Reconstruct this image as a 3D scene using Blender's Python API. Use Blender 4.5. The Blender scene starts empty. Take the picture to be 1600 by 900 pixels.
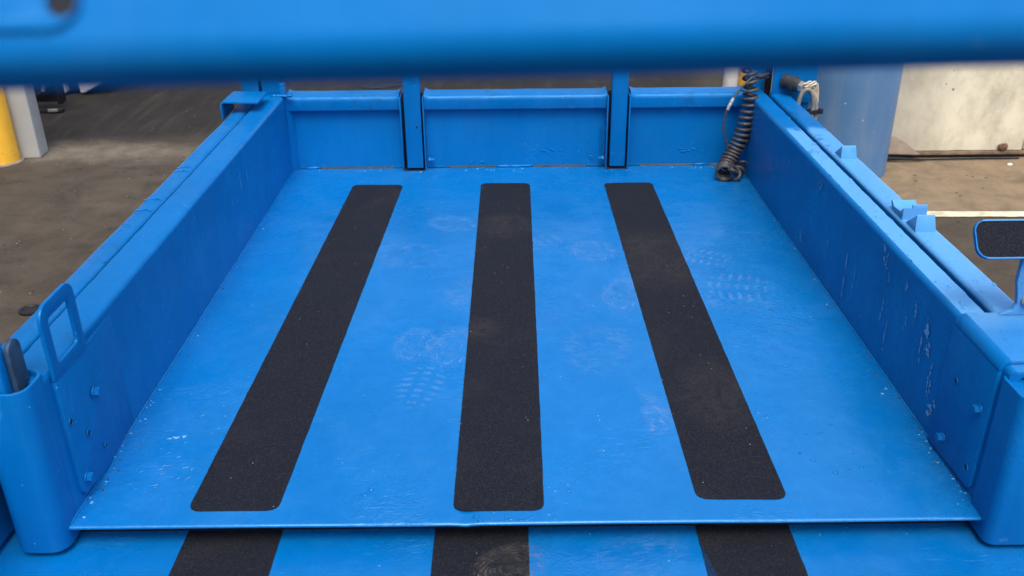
import bpy, bmesh, math, random
from mathutils import Vector, Matrix, noise
random.seed(7)
sc = bpy.context.scene
COL = sc.collection
PI = math.pi
R = math.radians

# ---------------------------------------------------------------- camera
cd = bpy.data.cameras.new('camera')
cam = bpy.data.objects.new('camera', cd)
COL.objects.link(cam)
rt = Vector((0.99994903, -0.00539065, -0.00853682))
up = Vector((0.01003638, 0.43869436, 0.89858028))
fw = Vector((0.00109888, 0.89862016, -0.43872611))
cam.matrix_world = Matrix(((rt.x, up.x, -fw.x, 0.0), (rt.y, up.y, -fw.y, 0.0),
                           (rt.z, up.z, -fw.z, 1.5), (0, 0, 0, 1)))
cd.sensor_width = 36.0
cd.lens = 1450 / 1600 * 36
cd.clip_start = 0.02
cd.clip_end = 500
cd.dof.use_dof = True
cd.dof.focus_distance = 2.1
cd.dof.aperture_fstop = 7.0
sc.camera = cam

# ---------------------------------------------------------------- light
w = bpy.data.worlds.new('World')
sc.world = w
w.use_nodes = True
wn = w.node_tree.nodes
bg = wn['Background']
sky = wn.new('ShaderNodeTexSky')
sky.sky_type = 'NISHITA'
sky.sun_disc = False
SUN_EL, SUN_AZ = 60.0, 186.0          # azimuth clockwise from +Y
sky.sun_elevation = R(SUN_EL)
sky.sun_rotation = R(SUN_AZ)
sky.dust_density = 3.0
sky.ozone_density = 1.0
hs = wn.new('ShaderNodeHueSaturation')
hs.inputs['Saturation'].default_value = 0.9
w.node_tree.links.new(sky.outputs[0], hs.inputs['Color'])
# overcast veil: the cloud deck is brighter overhead than at the horizon
wtc = wn.new('ShaderNodeTexCoord')
wsx = wn.new('ShaderNodeSeparateXYZ')
w.node_tree.links.new(wtc.outputs['Generated'], wsx.inputs[0])
wmr = wn.new('ShaderNodeMapRange')
for i_, v_ in ((1, 0.0), (2, 0.9), (3, 0.22), (4, 2.3)):
    wmr.inputs[i_].default_value = v_
w.node_tree.links.new(wsx.outputs['Z'], wmr.inputs[0])
wmx = wn.new('ShaderNodeVectorMath')
wmx.operation = 'SCALE'
w.node_tree.links.new(hs.outputs[0], wmx.inputs[0])
# uneven cloud, brighter towards the open yard on the right
wno = wn.new('ShaderNodeTexNoise')
wno.inputs['Scale'].default_value = 2.6
wno.inputs['Detail'].default_value = 3
w.node_tree.links.new(wtc.outputs['Generated'], wno.inputs['Vector'])
wm2 = wn.new('ShaderNodeMapRange')
for i_, v_ in ((1, 0.35), (2, 0.65), (3, 0.40), (4, 1.65)):
    wm2.inputs[i_].default_value = v_
w.node_tree.links.new(wno.outputs['Fac'], wm2.inputs[0])
wm3 = wn.new('ShaderNodeMapRange')
for i_, v_ in ((1, -0.42), (2, 0.25), (3, 0.32), (4, 1.35)):
    wm3.inputs[i_].default_value = v_
w.node_tree.links.new(wsx.outputs['X'], wm3.inputs[0])
wa = wn.new('ShaderNodeMath')
wa.operation = 'MULTIPLY'
w.node_tree.links.new(wm2.outputs[0], wa.inputs[0])
w.node_tree.links.new(wm3.outputs[0], wa.inputs[1])
wb = wn.new('ShaderNodeMath')
wb.operation = 'MULTIPLY'
w.node_tree.links.new(wmr.outputs[0], wb.inputs[0])
w.node_tree.links.new(wa.outputs[0], wb.inputs[1])
w.node_tree.links.new(wb.outputs[0], wmx.inputs['Scale'])
w.node_tree.links.new(wmx.outputs[0], bg.inputs['Color'])
bg.inputs['Strength'].default_value = 0.13
sd = bpy.data.lights.new('sun', 'SUN')
sd.energy = 1.1
sd.angle = R(30)
sd.color = (1.0, 0.96, 0.9)
so = bpy.data.objects.new('sun', sd)
COL.objects.link(so)
sv = Vector((math.sin(R(SUN_AZ)) * math.cos(R(SUN_EL)), math.cos(R(SUN_AZ)) * math.cos(R(SUN_EL)), math.sin(R(SUN_EL))))
so.rotation_euler = sv.to_track_quat('Z', 'Y').to_euler()
so.location = (3, -4, 6)
sc.view_settings.view_transform = 'Standard'
sc.view_settings.look = 'None'
sc.view_settings.exposure = 0.45
sc.view_settings.gamma = 1.0


# ---------------------------------------------------------------- node helpers
class NT:
    def __init__(s, name):
        s.m = bpy.data.materials.new(name)
        s.m.use_nodes = True
        s.t = s.m.node_tree
        s.n = s.t.nodes
        s.b = s.n['Principled BSDF']
        s.out = s.n['Material Output']
        tc = s.n.new('ShaderNodeTexCoord')
        s.co = tc.outputs['Object']
        s.uv = tc.outputs['UV']

    def link(s, a, b):
        s.t.links.new(a, b)

    def mapping(s, scale=(1, 1, 1), loc=(0, 0, 0), rot=(0, 0, 0), src=None):
        n = s.n.new('ShaderNodeMapping')
        n.inputs['Scale'].default_value = scale
        n.inputs['Location'].default_value = loc
        n.inputs['Rotation'].default_value = rot
        s.link(src or s.co, n.inputs['Vector'])
        return n.outputs[0]

    def noise(s, scale, detail=4, rough=0.55, vec=None, dist=0.0):
        n = s.n.new('ShaderNodeTexNoise')
        n.inputs['Scale'].default_value = scale
        n.inputs['Detail'].default_value = detail
        n.inputs['Roughness'].default_value = rough
        n.inputs['Distortion'].default_value = dist
        s.link(vec or s.co, n.inputs['Vector'])
        return n.outputs['Fac']

    def voro(s, scale, vec=None, feature='F1', out='Distance', rnd=1.0):
        n = s.n.new('ShaderNodeTexVoronoi')
        n.feature = feature
        n.inputs['Scale'].default_value = scale
        n.inputs['Randomness'].default_value = rnd
        s.link(vec or s.co, n.inputs['Vector'])
        return n.outputs[out]

    def ramp(s, fac, stops, interp='LINEAR'):
        n = s.n.new('ShaderNodeValToRGB')
        cr = n.color_ramp
        cr.interpolation = interp
        while len(cr.elements) > 1:
            cr.elements.remove(cr.elements[0])
        for i, (p, c) in enumerate(stops):
            e = cr.elements[0] if i == 0 else cr.elements.new(p)
            e.position = p
            if not isinstance(c, (tuple, list)):
                c = (c, c, c)
            e.color = tuple(c) + (1,) if len(c) == 3 else c
        s.link(fac, n.inputs[0])
        return n.outputs['Color']

    def mrange(s, v, a, b, c=0.0, d=1.0, smooth=False):
        n = s.n.new('ShaderNodeMapRange')
        if smooth:
            n.interpolation_type = 'SMOOTHSTEP'
        for i, x in enumerate((a, b, c, d)):
            n.inputs[i + 1].default_value = x
        s.link(v, n.inputs[0])
        return n.outputs[0]

    def math(s, op, a, b=None, clamp=False):
        n = s.n.new('ShaderNodeMath')
        n.operation = op
        n.use_clamp = clamp
        for i, x in enumerate((a, b)):
            if x is None:
                continue
            if isinstance(x, (int, float)):
                n.inputs[i].default_value = x
            else:
                s.link(x, n.inputs[i])
        return n.outputs[0]

    def mix(s, fac, a, b, mode='MIX'):
        n = s.n.new('ShaderNodeMix')
        n.data_type = 'RGBA'
        n.blend_type = mode
        for sock, x in ((n.inputs[0], fac), (n.inputs[6], a), (n.inputs[7], b)):
            if isinstance(x, (int, float)):
                sock.default_value = x
            elif isinstance(x, (tuple, list)):
                sock.default_value = tuple(x) + (1,) if len(x) == 3 else x
            else:
                s.link(x, sock)
        return n.outputs[2]

    def sep(s, src=None):
        n = s.n.new('ShaderNodeSeparateXYZ')
        s.link(src or s.co, n.inputs[0])
        return n.outputs

    def bump(s, h, strength=0.3, dist=0.001, prev=None):
        n = s.n.new('ShaderNodeBump')
        n.inputs['Strength'].default_value = strength
        n.inputs['Distance'].default_value = dist
        s.link(h, n.inputs['Height'])
        if prev is not None:
            s.link(prev, n.inputs['Normal'])
        return n.outputs[0]

    def set(s, **k):
        for name, v in k.items():
            sock = s.b.inputs[name.replace('_', ' ')]
            if isinstance(v, (int, float)):
                sock.default_value = v
            elif isinstance(v, (tuple, list)):
                sock.default_value = tuple(v) + (1,) if len(v) == 3 else v
            else:
                s.link(v, sock)
        return s.m


def paint(name, base, dust=(0.16, 0.36, 0.62), rough=0.36, dustamt=0.5, nib=1.0, lump=1.0, grime=0.0, spec=0.36, pale_tone=0.0):
    """brushed and rolled enamel: orange peel, dust nibs, faint rubbed dust, small chips"""
    t = NT(name)
    big = t.noise(2.2, 3)
    c = t.mix(t.mrange(big, 0.3, 0.7), tuple(x * 0.90 for x in base), tuple(min(1, x * 1.08) for x in base))
    d1 = t.noise(7, 6, 0.65, dist=0.6)
    d2 = t.noise(90, 3, 0.6)
    dm = t.math('MULTIPLY', t.mrange(d1, 0.45, 0.8), t.mrange(d2, 0.3, 0.7, 0.4, 1.0))
    c = t.mix(t.math('MULTIPLY', dm, dustamt, clamp=True), c, dust)
    vs_ = t.noise(5, 5, 0.65, vec=t.mapping(scale=(7, 7, 0.8)))
    c = t.mix(t.mrange(vs_, 0.42, 0.70, 0.0, 0.28), c, tuple(x * 0.72 for x in base))
    # specks of dust and grit
    sp = t.voro(38)
    pick = t.noise(21, 2)
    spk = t.math('MULTIPLY', t.math('LESS_THAN', sp, 0.055), t.math('GREATER_THAN', pick, 0.56))
    c = t.mix(t.math('MULTIPLY', spk, 0.55 * min(1, nib)), c, (0.35, 0.52, 0.68))
    sp2 = t.voro(27, t.mapping(loc=(3.1, 1.7, 0.4)))
    pick2 = t.noise(15, 2, vec=t.mapping(loc=(9, 2, 5)))
    spk2 = t.math('MULTIPLY', t.math('LESS_THAN', sp2, 0.045), t.math('GREATER_THAN', pick2, 0.58))
    c = t.mix(t.math('MULTIPLY', spk2, 0.8 * min(1, nib)), c, (0.012, 0.03, 0.06))
    fs = t.noise(30, 2, 0.5, vec=t.mapping(scale=(1, 9, 1), rot=(R(20), R(35), R(38))), dist=0.4)
    fz = t.mrange(t.noise(6, 3, vec=t.mapping(loc=(2, 8, 3))), 0.50, 0.62)
    c = t.mix(t.math('MULTIPLY', t.math('MULTIPLY', t.mrange(fs, 0.655, 0.70), fz), 0.30), c, (0.08, 0.28, 0.55))
    if grime:
        g = t.noise(30, 5, 0.7)
        gz = t.noise(5, 2, vec=t.mapping(loc=(4, 4, 1)))
        gm = t.math('MULTIPLY', t.mrange(g, 0.52, 0.6), t.mrange(gz, 0.5, 0.62))
        c = t.mix(t.math('MULTIPLY', gm, grime), c, (0.01, 0.09, 0.24))
    if pale_tone:
        # paler blotchy tone on the tops at the right, with a ragged edge
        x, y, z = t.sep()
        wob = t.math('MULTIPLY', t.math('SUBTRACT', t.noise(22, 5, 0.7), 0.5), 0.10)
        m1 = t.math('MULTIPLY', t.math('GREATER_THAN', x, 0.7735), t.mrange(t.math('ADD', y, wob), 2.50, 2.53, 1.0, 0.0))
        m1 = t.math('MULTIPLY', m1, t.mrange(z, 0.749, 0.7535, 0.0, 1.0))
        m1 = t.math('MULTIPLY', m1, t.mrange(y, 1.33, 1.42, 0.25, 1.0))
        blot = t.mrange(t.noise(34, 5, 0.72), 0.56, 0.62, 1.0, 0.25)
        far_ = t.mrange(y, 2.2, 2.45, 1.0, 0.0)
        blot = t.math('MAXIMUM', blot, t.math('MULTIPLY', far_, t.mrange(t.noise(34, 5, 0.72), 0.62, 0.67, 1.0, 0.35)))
        c = t.mix(t.math('MULTIPLY', m1, t.math('MULTIPLY', blot, pale_tone)), c, (0.11, 0.35, 0.66))
    r = t.mrange(t.noise(9, 5, 0.6), 0.3, 0.7, rough - 0.12, rough + 0.14)
    nb = t.mrange(t.voro(60), 0.0, 0.16, 1.0, 0.0)
    nb = t.math('MULTIPLY', nb, t.mrange(t.noise(17, 2), 0.52, 0.6))
    n1 = t.bump(t.noise(260, 2), 0.10, 0.0006)
    n2 = t.bump(t.noise(7, 4, 0.5), 0.30 * lump, 0.009, n1)
    n3 = t.bump(nb, 0.5 * nib, 0.0012, n2)
    # wrinkled brush marks in patches
    wr_ = t.noise(38, 4, 0.6, vec=t.mapping(scale=(1.0, 1.6, 1.0)), dist=2.2)
    wz = t.mrange(t.noise(4.5, 3), 0.50, 0.68)
    n3 = t.bump(t.math('MULTIPLY', wr_, wz), 0.55 * lump, 0.0035, n3)
    # blue tint set on the specular, colouring the reflected sky sheen
    return t.set(Base_Color=c, Roughness=r, Normal=n3, Specular_IOR_Level=spec, Specular_Tint=(0.42, 0.78, 1.0))


BLUE = (0.0005, 0.137, 0.405)
M = {}
M['deck'] = paint('blue_deck_paint', BLUE, dust=(0.05, 0.22, 0.52), rough=0.27, spec=1.0, dustamt=0.34, nib=0.9, lump=1.4)
M['wall'] = paint('blue_wall_paint', BLUE, pale_tone=0.9, dust=(0.03, 0.17, 0.45), rough=0.36, dustamt=0.2, nib=0.7, lump=0.8)
M['rail'] = paint('blue_rail_paint', BLUE, dust=(0.05, 0.22, 0.52), pale_tone=0.85, rough=0.33, dustamt=0.3, nib=1.0, lump=1.2, grime=0.7)
M['bar'] = paint('blue_bar_paint', BLUE, rough=0.42, spec=0.15, dust=(0.05, 0.22, 0.50), dustamt=0.4, nib=0.2, lump=0.4)
M['chip'] = paint('pale_scuffed_paint', (0.17, 0.38, 0.60), rough=0.5, dustamt=0.5)


def simple(name, col, rough=0.6, metal=0.0, var=0.15, scale=20, bump=0.2, bscale=150, bdist=0.001):
    t = NT(name)
    v = t.noise(scale, 5)
    c = t.mix(t.mrange(v, 0.3, 0.7), tuple(x * (1 - var) for x in col), tuple(min(1, x * (1 + var)) for x in col))
    return t.set(Base_Color=c, Roughness=rough, Metallic=metal, Normal=t.bump(t.noise(bscale, 3), bump, bdist))


M['gap'] = simple('black_shade_and_rubber', (0.004, 0.006, 0.012), 0.8)  # near-black for shade in gaps and holes, also the tie and hose
M['rubber'] = simple('black_rubber', (0.03, 0.03, 0.032), 0.55, var=0.4, scale=60)
M['dusty_rubber'] = simple('dusty_cable_sheath', (0.050, 0.048, 0.048), 0.5, var=0.5, scale=90, bump=0.3)
M['grey_cable'] = simple('grey_cable_sheath', (0.22, 0.21, 0.19), 0.5, var=0.3, scale=60)
M['cream_wire'] = simple('cream_wire', (0.55, 0.47, 0.33), 0.45, var=0.25, scale=80)
M['nut'] = simple('zinc_nut', (0.55, 0.55, 0.52), 0.35, 0.8)
M['tape'] = simple('grey_tape', (0.35, 0.36, 0.38), 0.5, var=0.5, scale=120)
M['steel'] = simple('galvanised_edge', (0.33, 0.31, 0.28), 0.5, 0.3, var=0.4)


def grip():
    t = NT('black_grit_tape')
    g = t.noise(420, 3, 0.7)
    v = t.voro(520)
    c = t.ramp(g, [(0.35, (0.003, 0.004, 0.007)), (0.55, (0.009, 0.011, 0.017)), (0.72, (0.030, 0.034, 0.048))])
    dd = t.noise(6, 5, 0.6, dist=0.8)
    dz = t.mrange(dd, 0.52, 0.78)
    c = t.mix(t.math('MULTIPLY', dz, 0.12), c, (0.06, 0.052, 0.045))
    x, y, z = t.sep()
    # brown dust trodden on to the tape by boots
    reg = None
    for (cx, cy, rx, ry, a) in ((0.36, 2.22, 0.20, 0.24, 0.18), (0.40, 1.56, 0.10, 0.16, 0.16),
                                (-0.07, 1.84, 0.05, 0.06, 0.2), (-0.02, 2.45, 0.10, 0.12, 0.16)):
        dx = t.math('DIVIDE', t.math('SUBTRACT', x, cx), rx)
        dy = t.math('DIVIDE', t.math('SUBTRACT', y, cy), ry)
        q = t.math('ADD', t.math('MULTIPLY', dx, dx), t.math('MULTIPLY', dy, dy))
        q = t.mrange(q, 0.1, 1.0, a, 0.0, True)
        reg = q if reg is None else t.math('MAXIMUM', reg, q)
    sm = t.noise(28, 5, 0.7, dist=1.5)
    c = t.mix(t.math('MULTIPLY', reg, t.mrange(sm, 0.35, 0.7)), c, (0.10, 0.08, 0.06))
    sp = t.math('MULTIPLY', t.math('LESS_THAN', t.voro(70), 0.07), t.math('GREATER_THAN', t.noise(25, 2), 0.6))
    c = t.mix(sp, c, (0.35, 0.34, 0.3))
    n1 = t.bump(t.mrange(v, 0.0, 0.6, 1.0, 0.0), 0.6, 0.0012)
    return t.set(Base_Color=c, Roughness=0.85, Normal=n1, Specular_IOR_Level=0.22)


M['grip'] = grip()


def ground_mat():
    t = NT('stained_concrete')
    x, y, z = t.sep()
    a = t.noise(0.9, 6, 0.6)
    b = t.noise(5.0, 8, 0.68, dist=0.5)
    f = t.noise(60, 4, 0.7)
    c = t.ramp(a, [(0.32, (0.050, 0.041, 0.029)), (0.5, (0.070, 0.057, 0.041)), (0.7, (0.095, 0.077, 0.055))])
    c = t.mix(t.mrange(b, 0.40, 0.66, 0.0, 0.85), c, (0.034, 0.027, 0.019))
    c = t.mix(t.mrange(f, 0.3, 0.7, 0.0, 0.35), c, (0.10, 0.086, 0.070))
    # indoor shade painted into the floor further in, with paler tyre streaks
    wob = t.math('MULTIPLY', t.math('SUBTRACT', t.noise(1.6, 4), 0.5), 0.5)
    far = t.mrange(t.math('ADD', y, wob), 4.85, 5.15, 0.0, 1.0, True)
    lft = t.mrange(t.math('ADD', x, wob), 1.0, 1.5, 1.0, 0.0, True)
    fm = t.math('MULTIPLY', far, lft)
    c = t.mix(t.math('MULTIPLY', fm, 0.82), c, (0.018, 0.017, 0.016))
    tr = t.noise(3.0, 4, 0.6, vec=t.mapping(scale=(5, 0.5, 1), rot=(0, 0, R(-24))), dist=0.8)
    c = t.mix(t.math('MULTIPLY', fm, t.mrange(tr, 0.50, 0.68, 0.0, 0.42)), c, (0.065, 0.055, 0.045))
    # worn pale joint where the slab ends
    wob2 = t.math('MULTIPLY', t.math('SUBTRACT', t.noise(5, 5, 0.7), 0.5), 0.45)
    yy = t.math('ABSOLUTE', t.math('SUBTRACT', t.math('ADD', y, wob2), 4.76))
    band = t.math('MULTIPLY', t.mrange(yy, 0.0, 0.24, 1.0, 0.0, True), t.mrange(x, -1.0, -2.1, 0.15, 1.0, True))
    band = t.math('MULTIPLY', band, t.mrange(x, 0.6, 1.4, 1.0, 0.0, True))
    c = t.mix(t.math('MULTIPLY', band, t.mrange(t.noise(14, 6, 0.7), 0.25, 0.65, 0.25, 1.0)), c, (0.17, 0.142, 0.105))
    # brown dust at the right, with the brighter light there painted in
    rg = t.math('MULTIPLY', t.mrange(x, 1.2, 1.9, 0.0, 1.0, True), t.mrange(t.math('ADD', y, t.math('MULTIPLY', wob, 0.3)), 3.72, 3.82, 0.0, 1.0, True))
    c = t.mix(t.math('MULTIPLY', rg, t.mrange(t.noise(7, 7, 0.72, dist=0.6), 0.28, 0.6, 0.35, 1.0)), c, (0.25, 0.185, 0.115))
    # dark specks, pebbles, oil
    sp = t.math('MULTIPLY', t.math('LESS_THAN', t.voro(16), 0.14), t.math('GREATER_THAN', t.noise(9, 2), 0.55))
    c = t.mix(t.math('MULTIPLY', sp, 0.75), c, (0.022, 0.020, 0.018))
    sw = t.math('MULTIPLY', t.math('LESS_THAN', t.voro(24, t.mapping(loc=(5, 3, 1))), 0.08), t.math('GREATER_THAN', t.noise(11, 2), 0.6))
    c = t.mix(t.math('MULTIPLY', sw, 0.7), c, (0.4, 0.38, 0.33))
    rr = t.mrange(t.noise(3, 4), 0.3, 0.7, 0.65, 0.9)
    n = t.bump(t.noise(45, 6, 0.7), 0.35, 0.004)
    return t.set(Base_Color=c, Roughness=rr, Normal=n, Specular_IOR_Level=0.12)


M['ground'] = ground_mat()


def cream_mat():
    t = NT('dirty_cream_panel')
    x, y, z = t.sep()
    base = t.ramp(t.noise(2.5, 5), [(0.3, (0.60, 0.54, 0.38)), (0.65, (0.79, 0.73, 0.54))])
    st = t.noise(6, 7, 0.72, vec=t.mapping(scale=(1, 1, 0.6), rot=(0, R(25), 0)), dist=0.15)
    c = t.mix(t.mrange(st, 0.42, 0.72, 0.0, 0.7), base, (0.33, 0.29, 0.22))
    lf = t.mrange(x, 1.9, 2.3, 0.7, 0.0, True)
    c = t.mix(t.math('MULTIPLY', lf, t.mrange(t.noise(4, 4), 0.3, 0.7, 0.4, 1.0)), c, (0.27, 0.25, 0.22))
    lo = t.mrange(t.math('ADD', z, t.math('MULTIPLY', t.noise(9, 5), 0.10)), 0.16, 0.06, 0.0, 1.0, True)
    c = t.mix(t.math('MULTIPLY', lo, 0.5), c, (0.62, 0.56, 0.42))
    lo2 = t.mrange(t.math('ADD', z, t.math('MULTIPLY', t.noise(20, 5), 0.03)), 0.055, 0.035, 0.0, 1.0, True)
    c = t.mix(t.math('MULTIPLY', lo2, 0.7), c, (0.12, 0.08, 0.045))
    sp = t.math('MULTIPLY', t.math('LESS_THAN', t.voro(14), 0.10), t.math('GREATER_THAN', t.noise(8, 2), 0.56))
    c = t.mix(t.math('MULTIPLY', sp, 0.7), c, (0.06, 0.05, 0.04))
    return t.set(Base_Color=c, Roughness=0.7, Normal=t.bump(t.noise(30, 5), 0.4, 0.004))


M['cream'] = cream_mat()


def yellow_mat():
    t = NT('scuffed_yellow_paint')
    c = t.mix(t.mrange(t.noise(8, 5), 0.3, 0.7), (0.86, 0.43, 0.03), (0.95, 0.52, 0.045))
    sc_ = t.math('MULTIPLY', t.mrange(t.noise(26, 5, 0.7, vec=t.mapping(scale=(1, 1, 2.2))), 0.60, 0.64), t.mrange(t.noise(6, 2), 0.5, 0.56))
    c = t.mix(t.math('MULTIPLY', sc_, 0.9), c, (0.05, 0.045, 0.04))
    return t.set(Base_Color=c, Roughness=0.55, Normal=t.bump(t.noise(60, 4), 0.2, 0.002))


M['yellow'] = yellow_mat()
M['grey_paint'] = simple('grey_column_paint', (0.42, 0.42, 0.39), 0.55, var=0.12, scale=5)
M['white_paint'] = simple('white_enamel', (0.72, 0.71, 0.68), 0.5, var=0.12, scale=12)
M['dark_steel'] = simple('dark_oily_steel', (0.014, 0.015, 0.02), 0.45, 0.3)
M['line_paint'] = simple('worn_line_paint', (0.62, 0.57, 0.38), 0.8, var=0.35, scale=18, bump=0.4, bscale=60)


def tank_mat():
    t = NT('weathered_blue_grey_plastic')
    x, y, z = t.sep()
    c = t.mix(t.mrange(t.noise(3, 4), 0.3, 0.7), (0.062, 0.155, 0.30), (0.08, 0.195, 0.37))
    st = t.noise(9, 5, 0.65, vec=t.mapping(scale=(1, 1, 0.25)))
    c = t.mix(t.mrange(st, 0.5, 0.8, 0, 0.4), c, (0.24, 0.27, 0.29))
    sp = t.math('MULTIPLY', t.math('LESS_THAN', t.voro(26), 0.10), t.math('GREATER_THAN', t.noise(10, 2), 0.60))
    c = t.mix(t.math('MULTIPLY', sp, 0.6), c, (0.5, 0.58, 0.66))
    sp2 = t.math('MULTIPLY', t.math('LESS_THAN', t.voro(30, t.mapping(loc=(7, 2, 3))), 0.09), t.math('GREATER_THAN', t.noise(9, 2), 0.55))
    c = t.mix(t.math('MULTIPLY', sp2, 0.6), c, (0.2, 0.13, 0.08))
    return t.set(Base_Color=c, Roughness=0.5, Normal=t.bump(t.noise(20, 3), 0.15, 0.003))


M['tank'] = tank_mat()


def print_mat(name, col, kind, amount):
    """a film of dust left by a boot: tread pattern in the film's density"""
    t = NT(name)
    u, v, _ = t.sep(t.uv)
    wob = t.noise(3.2, 3, vec=t.uv)
    dx = t.math('SUBTRACT', u, 0.5)
    dy = t.math('SUBTRACT', v, 0.5)
    q = t.math('SQRT', t.math('ADD', t.math('MULTIPLY', dx, dx), t.math('MULTIPLY', dy, dy)))
    q = t.math('ADD', q, t.math('MULTIPLY', t.math('SUBTRACT', wob, 0.5), 0.25))
    mask = t.mrange(q, 0.30, 0.44, 1.0, 0.0, True)
    if kind == 'bars':
        k = t.math('ADD', t.math('MULTIPLY', v, 62.0), t.math('MULTIPLY', t.math('ABSOLUTE', dx), 8.0))
        p = t.mrange(t.math('SINE', k), -0.1, 0.5)
        gap = t.mrange(t.math('ABSOLUTE', t.math('SUBTRACT', t.math('ABSOLUTE', dx), 0.12)), 0.035, 0.06)
        p = t.math('MULTIPLY', p, gap)
    elif kind == 'arcs':
        k = t.math('MULTIPLY', t.math('ADD', q, t.math('MULTIPLY', dy, 0.5)), 96.0)
        p = t.mrange(t.math('SINE', k), -0.2, 0.6)
        p = t.math('MULTIPLY', p, t.mrange(t.noise(9, 3, vec=t.uv), 0.42, 0.56))
        p = t.math('ADD', t.math('MULTIPLY', p, 0.75), 0.25)
        edge = t.mrange(q, 0.10, 0.36, 0.5, 1.0)
        p = t.math('MULTIPLY', p, edge)
    else:
        st = t.noise(7, 5, 0.7, vec=t.mapping(scale=(1.0, 3.2, 1), src=t.uv), dist=1.5)
        p = t.mrange(st, 0.45, 0.65)
    n = t.mrange(t.noise(6, 6, 0.75, vec=t.uv, dist=0.5), 0.36, 0.66)
    a = t.math('MULTIPLY', t.math('MULTIPLY', mask, p), t.math('MULTIPLY', n, amount), clamp=True)
    return t.set(Base_Color=col, Roughness=0.9, Alpha=a, Specular_IOR_Level=0.1)


M['print_bars'] = print_mat('pale_boot_dust_bars', (0.32, 0.50, 0.72), 'bars', 0.17)
M['print_arcs'] = print_mat('pale_boot_dust_arcs', (0.32, 0.50, 0.72), 'arcs', 0.27)
M['print_smear'] = print_mat('pale_dust_smear', (0.30, 0.48, 0.72), 'smear', 0.2)
M['print_brown'] = print_mat('brown_boot_dust', (0.30, 0.25, 0.19), 'arcs', 0.32)


# ---------------------------------------------------------------- object helpers
def tag(o, label=None, cat=None, group=None, kind=None):
    if label: o['label'] = label
    if cat: o['category'] = cat
    if group: o['group'] = group
    if kind: o['kind'] = kind
    return o


def empty(name, loc):
    o = bpy.data.objects.new(name, None)
    o.location = loc
    o.empty_display_size = 0.1
    COL.objects.link(o)
    return o


def base_of(p):
    v = Vector((0, 0, 0))
    while p:
        v += p.location
        p = p.parent
    return v


def obj(name, bm, mat, parent=None, smooth=None, label=None):
    """link a bmesh given in world coordinates; smooth = auto-smooth angle in degrees"""
    if smooth is not None:
        for f in bm.faces:
            f.smooth = True
        lim = R(smooth)
        for e in bm.edges:
            if len(e.link_faces) == 2 and e.calc_face_angle(0) > lim:
                e.smooth = False
    me = bpy.data.meshes.new(name)
    bm.to_mesh(me)
    bm.free()
    me.materials.append(mat)
    o = bpy.data.objects.new(name, me)
    COL.objects.link(o)
    if parent:
        o.parent = parent
        o.location = -base_of(parent)
    if label:
        o['label'] = label
    return o


def merge(o, bm, mat):
    """add surface marks to a part's own mesh, in their own material slot"""
    me = bpy.data.meshes.new('tmp')
    bm.to_mesh(me)
    bm.free()
    if mat.name not in [m.name for m in o.data.materials]:
        o.data.materials.append(mat)
    idx = [m.name for m in o.data.materials].index(mat.name)
    b = bmesh.new()
    b.loops.layers.uv.new('UVMap')
    b.from_mesh(o.data)
    b.faces.ensure_lookup_table()
    n0 = len(b.faces)
    b.from_mesh(me)
    b.faces.ensure_lookup_table()
    for f in b.faces[n0:]:
        f.material_index = idx
    b.to_mesh(o.data)
    b.free()
    return o


def box(bm, x0, x1, y0, y1, z0, z1, bev=0.0, seg=2, rot=None, piv=None):
    vs = [bm.verts.new(p) for p in ((x0, y0, z0), (x1, y0, z0), (x1, y1, z0), (x0, y1, z0),
                                     (x0, y0, z1), (x1, y0, z1), (x1, y1, z1), (x0, y1, z1))]
    fs = [bm.faces.new([vs[i] for i in q]) for q in
          ((3, 2, 1, 0), (4, 5, 6, 7), (0, 1, 5, 4), (1, 2, 6, 5), (2, 3, 7, 6), (3, 0, 4, 7))]
    geo = vs
    if bev:
        es = list({e for f in fs for e in f.edges})
        r = bmesh.ops.bevel(bm, geom=es, offset=bev, segments=seg, profile=0.5, affect='EDGES')
        geo = list({v for f in r['faces'] for v in f.verts} | {v for v in vs if v.is_valid})
    if rot is not None:
        bmesh.ops.rotate(bm, verts=geo, cent=piv, matrix=rot)
    return geo


def rrect(x0, x1, y0, y1, r, n=6, corners=(1, 1, 1, 1)):
    """rounded rectangle outline, ccw from lower left; corners = which are rounded (ll, lr, ur, ul)"""
    pts = []
    for k, (cx, cy, a) in enumerate(((x0, y0, 180), (x1, y0, 270), (x1, y1, 0), (x0, y1, 90))):
        if not corners[k]:
            pts.append((cx, cy))
            continue
        sx = 1 if cx == x0 else -1
        sy = 1 if cy == y0 else -1
        for i in range(n + 1):
            t = R(a + 90 * i / n)
            pts.append((cx + sx * r + r * math.cos(t), cy + sy * r + r * math.sin(t)))
    return pts


def prism(bm, pts, a, b, axis='z', caps=True, holes=None):
    """extrude a 2-D outline from a to b along an axis (x: pts are (y,z); y: (x,z); z: (x,y))"""
    def P(p, h):
        return {'x': (h, p[0], p[1]), 'y': (p[0], h, p[1]), 'z': (p[0], p[1], h)}[axis]
    v0 = [bm.verts.new(P(p, a)) for p in pts]
    v1 = [bm.verts.new(P(p, b)) for p in pts]
    n = len(pts)
    fs = []
    for i in range(n):
        fs.append(bm.faces.new((v0[i], v0[(i + 1) % n], v1[(i + 1) % n], v1[i])))
    if caps:
        fs.append(bm.faces.new(v0[::-1]))
        fs.append(bm.faces.new(v1))
    return v0 + v1


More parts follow.
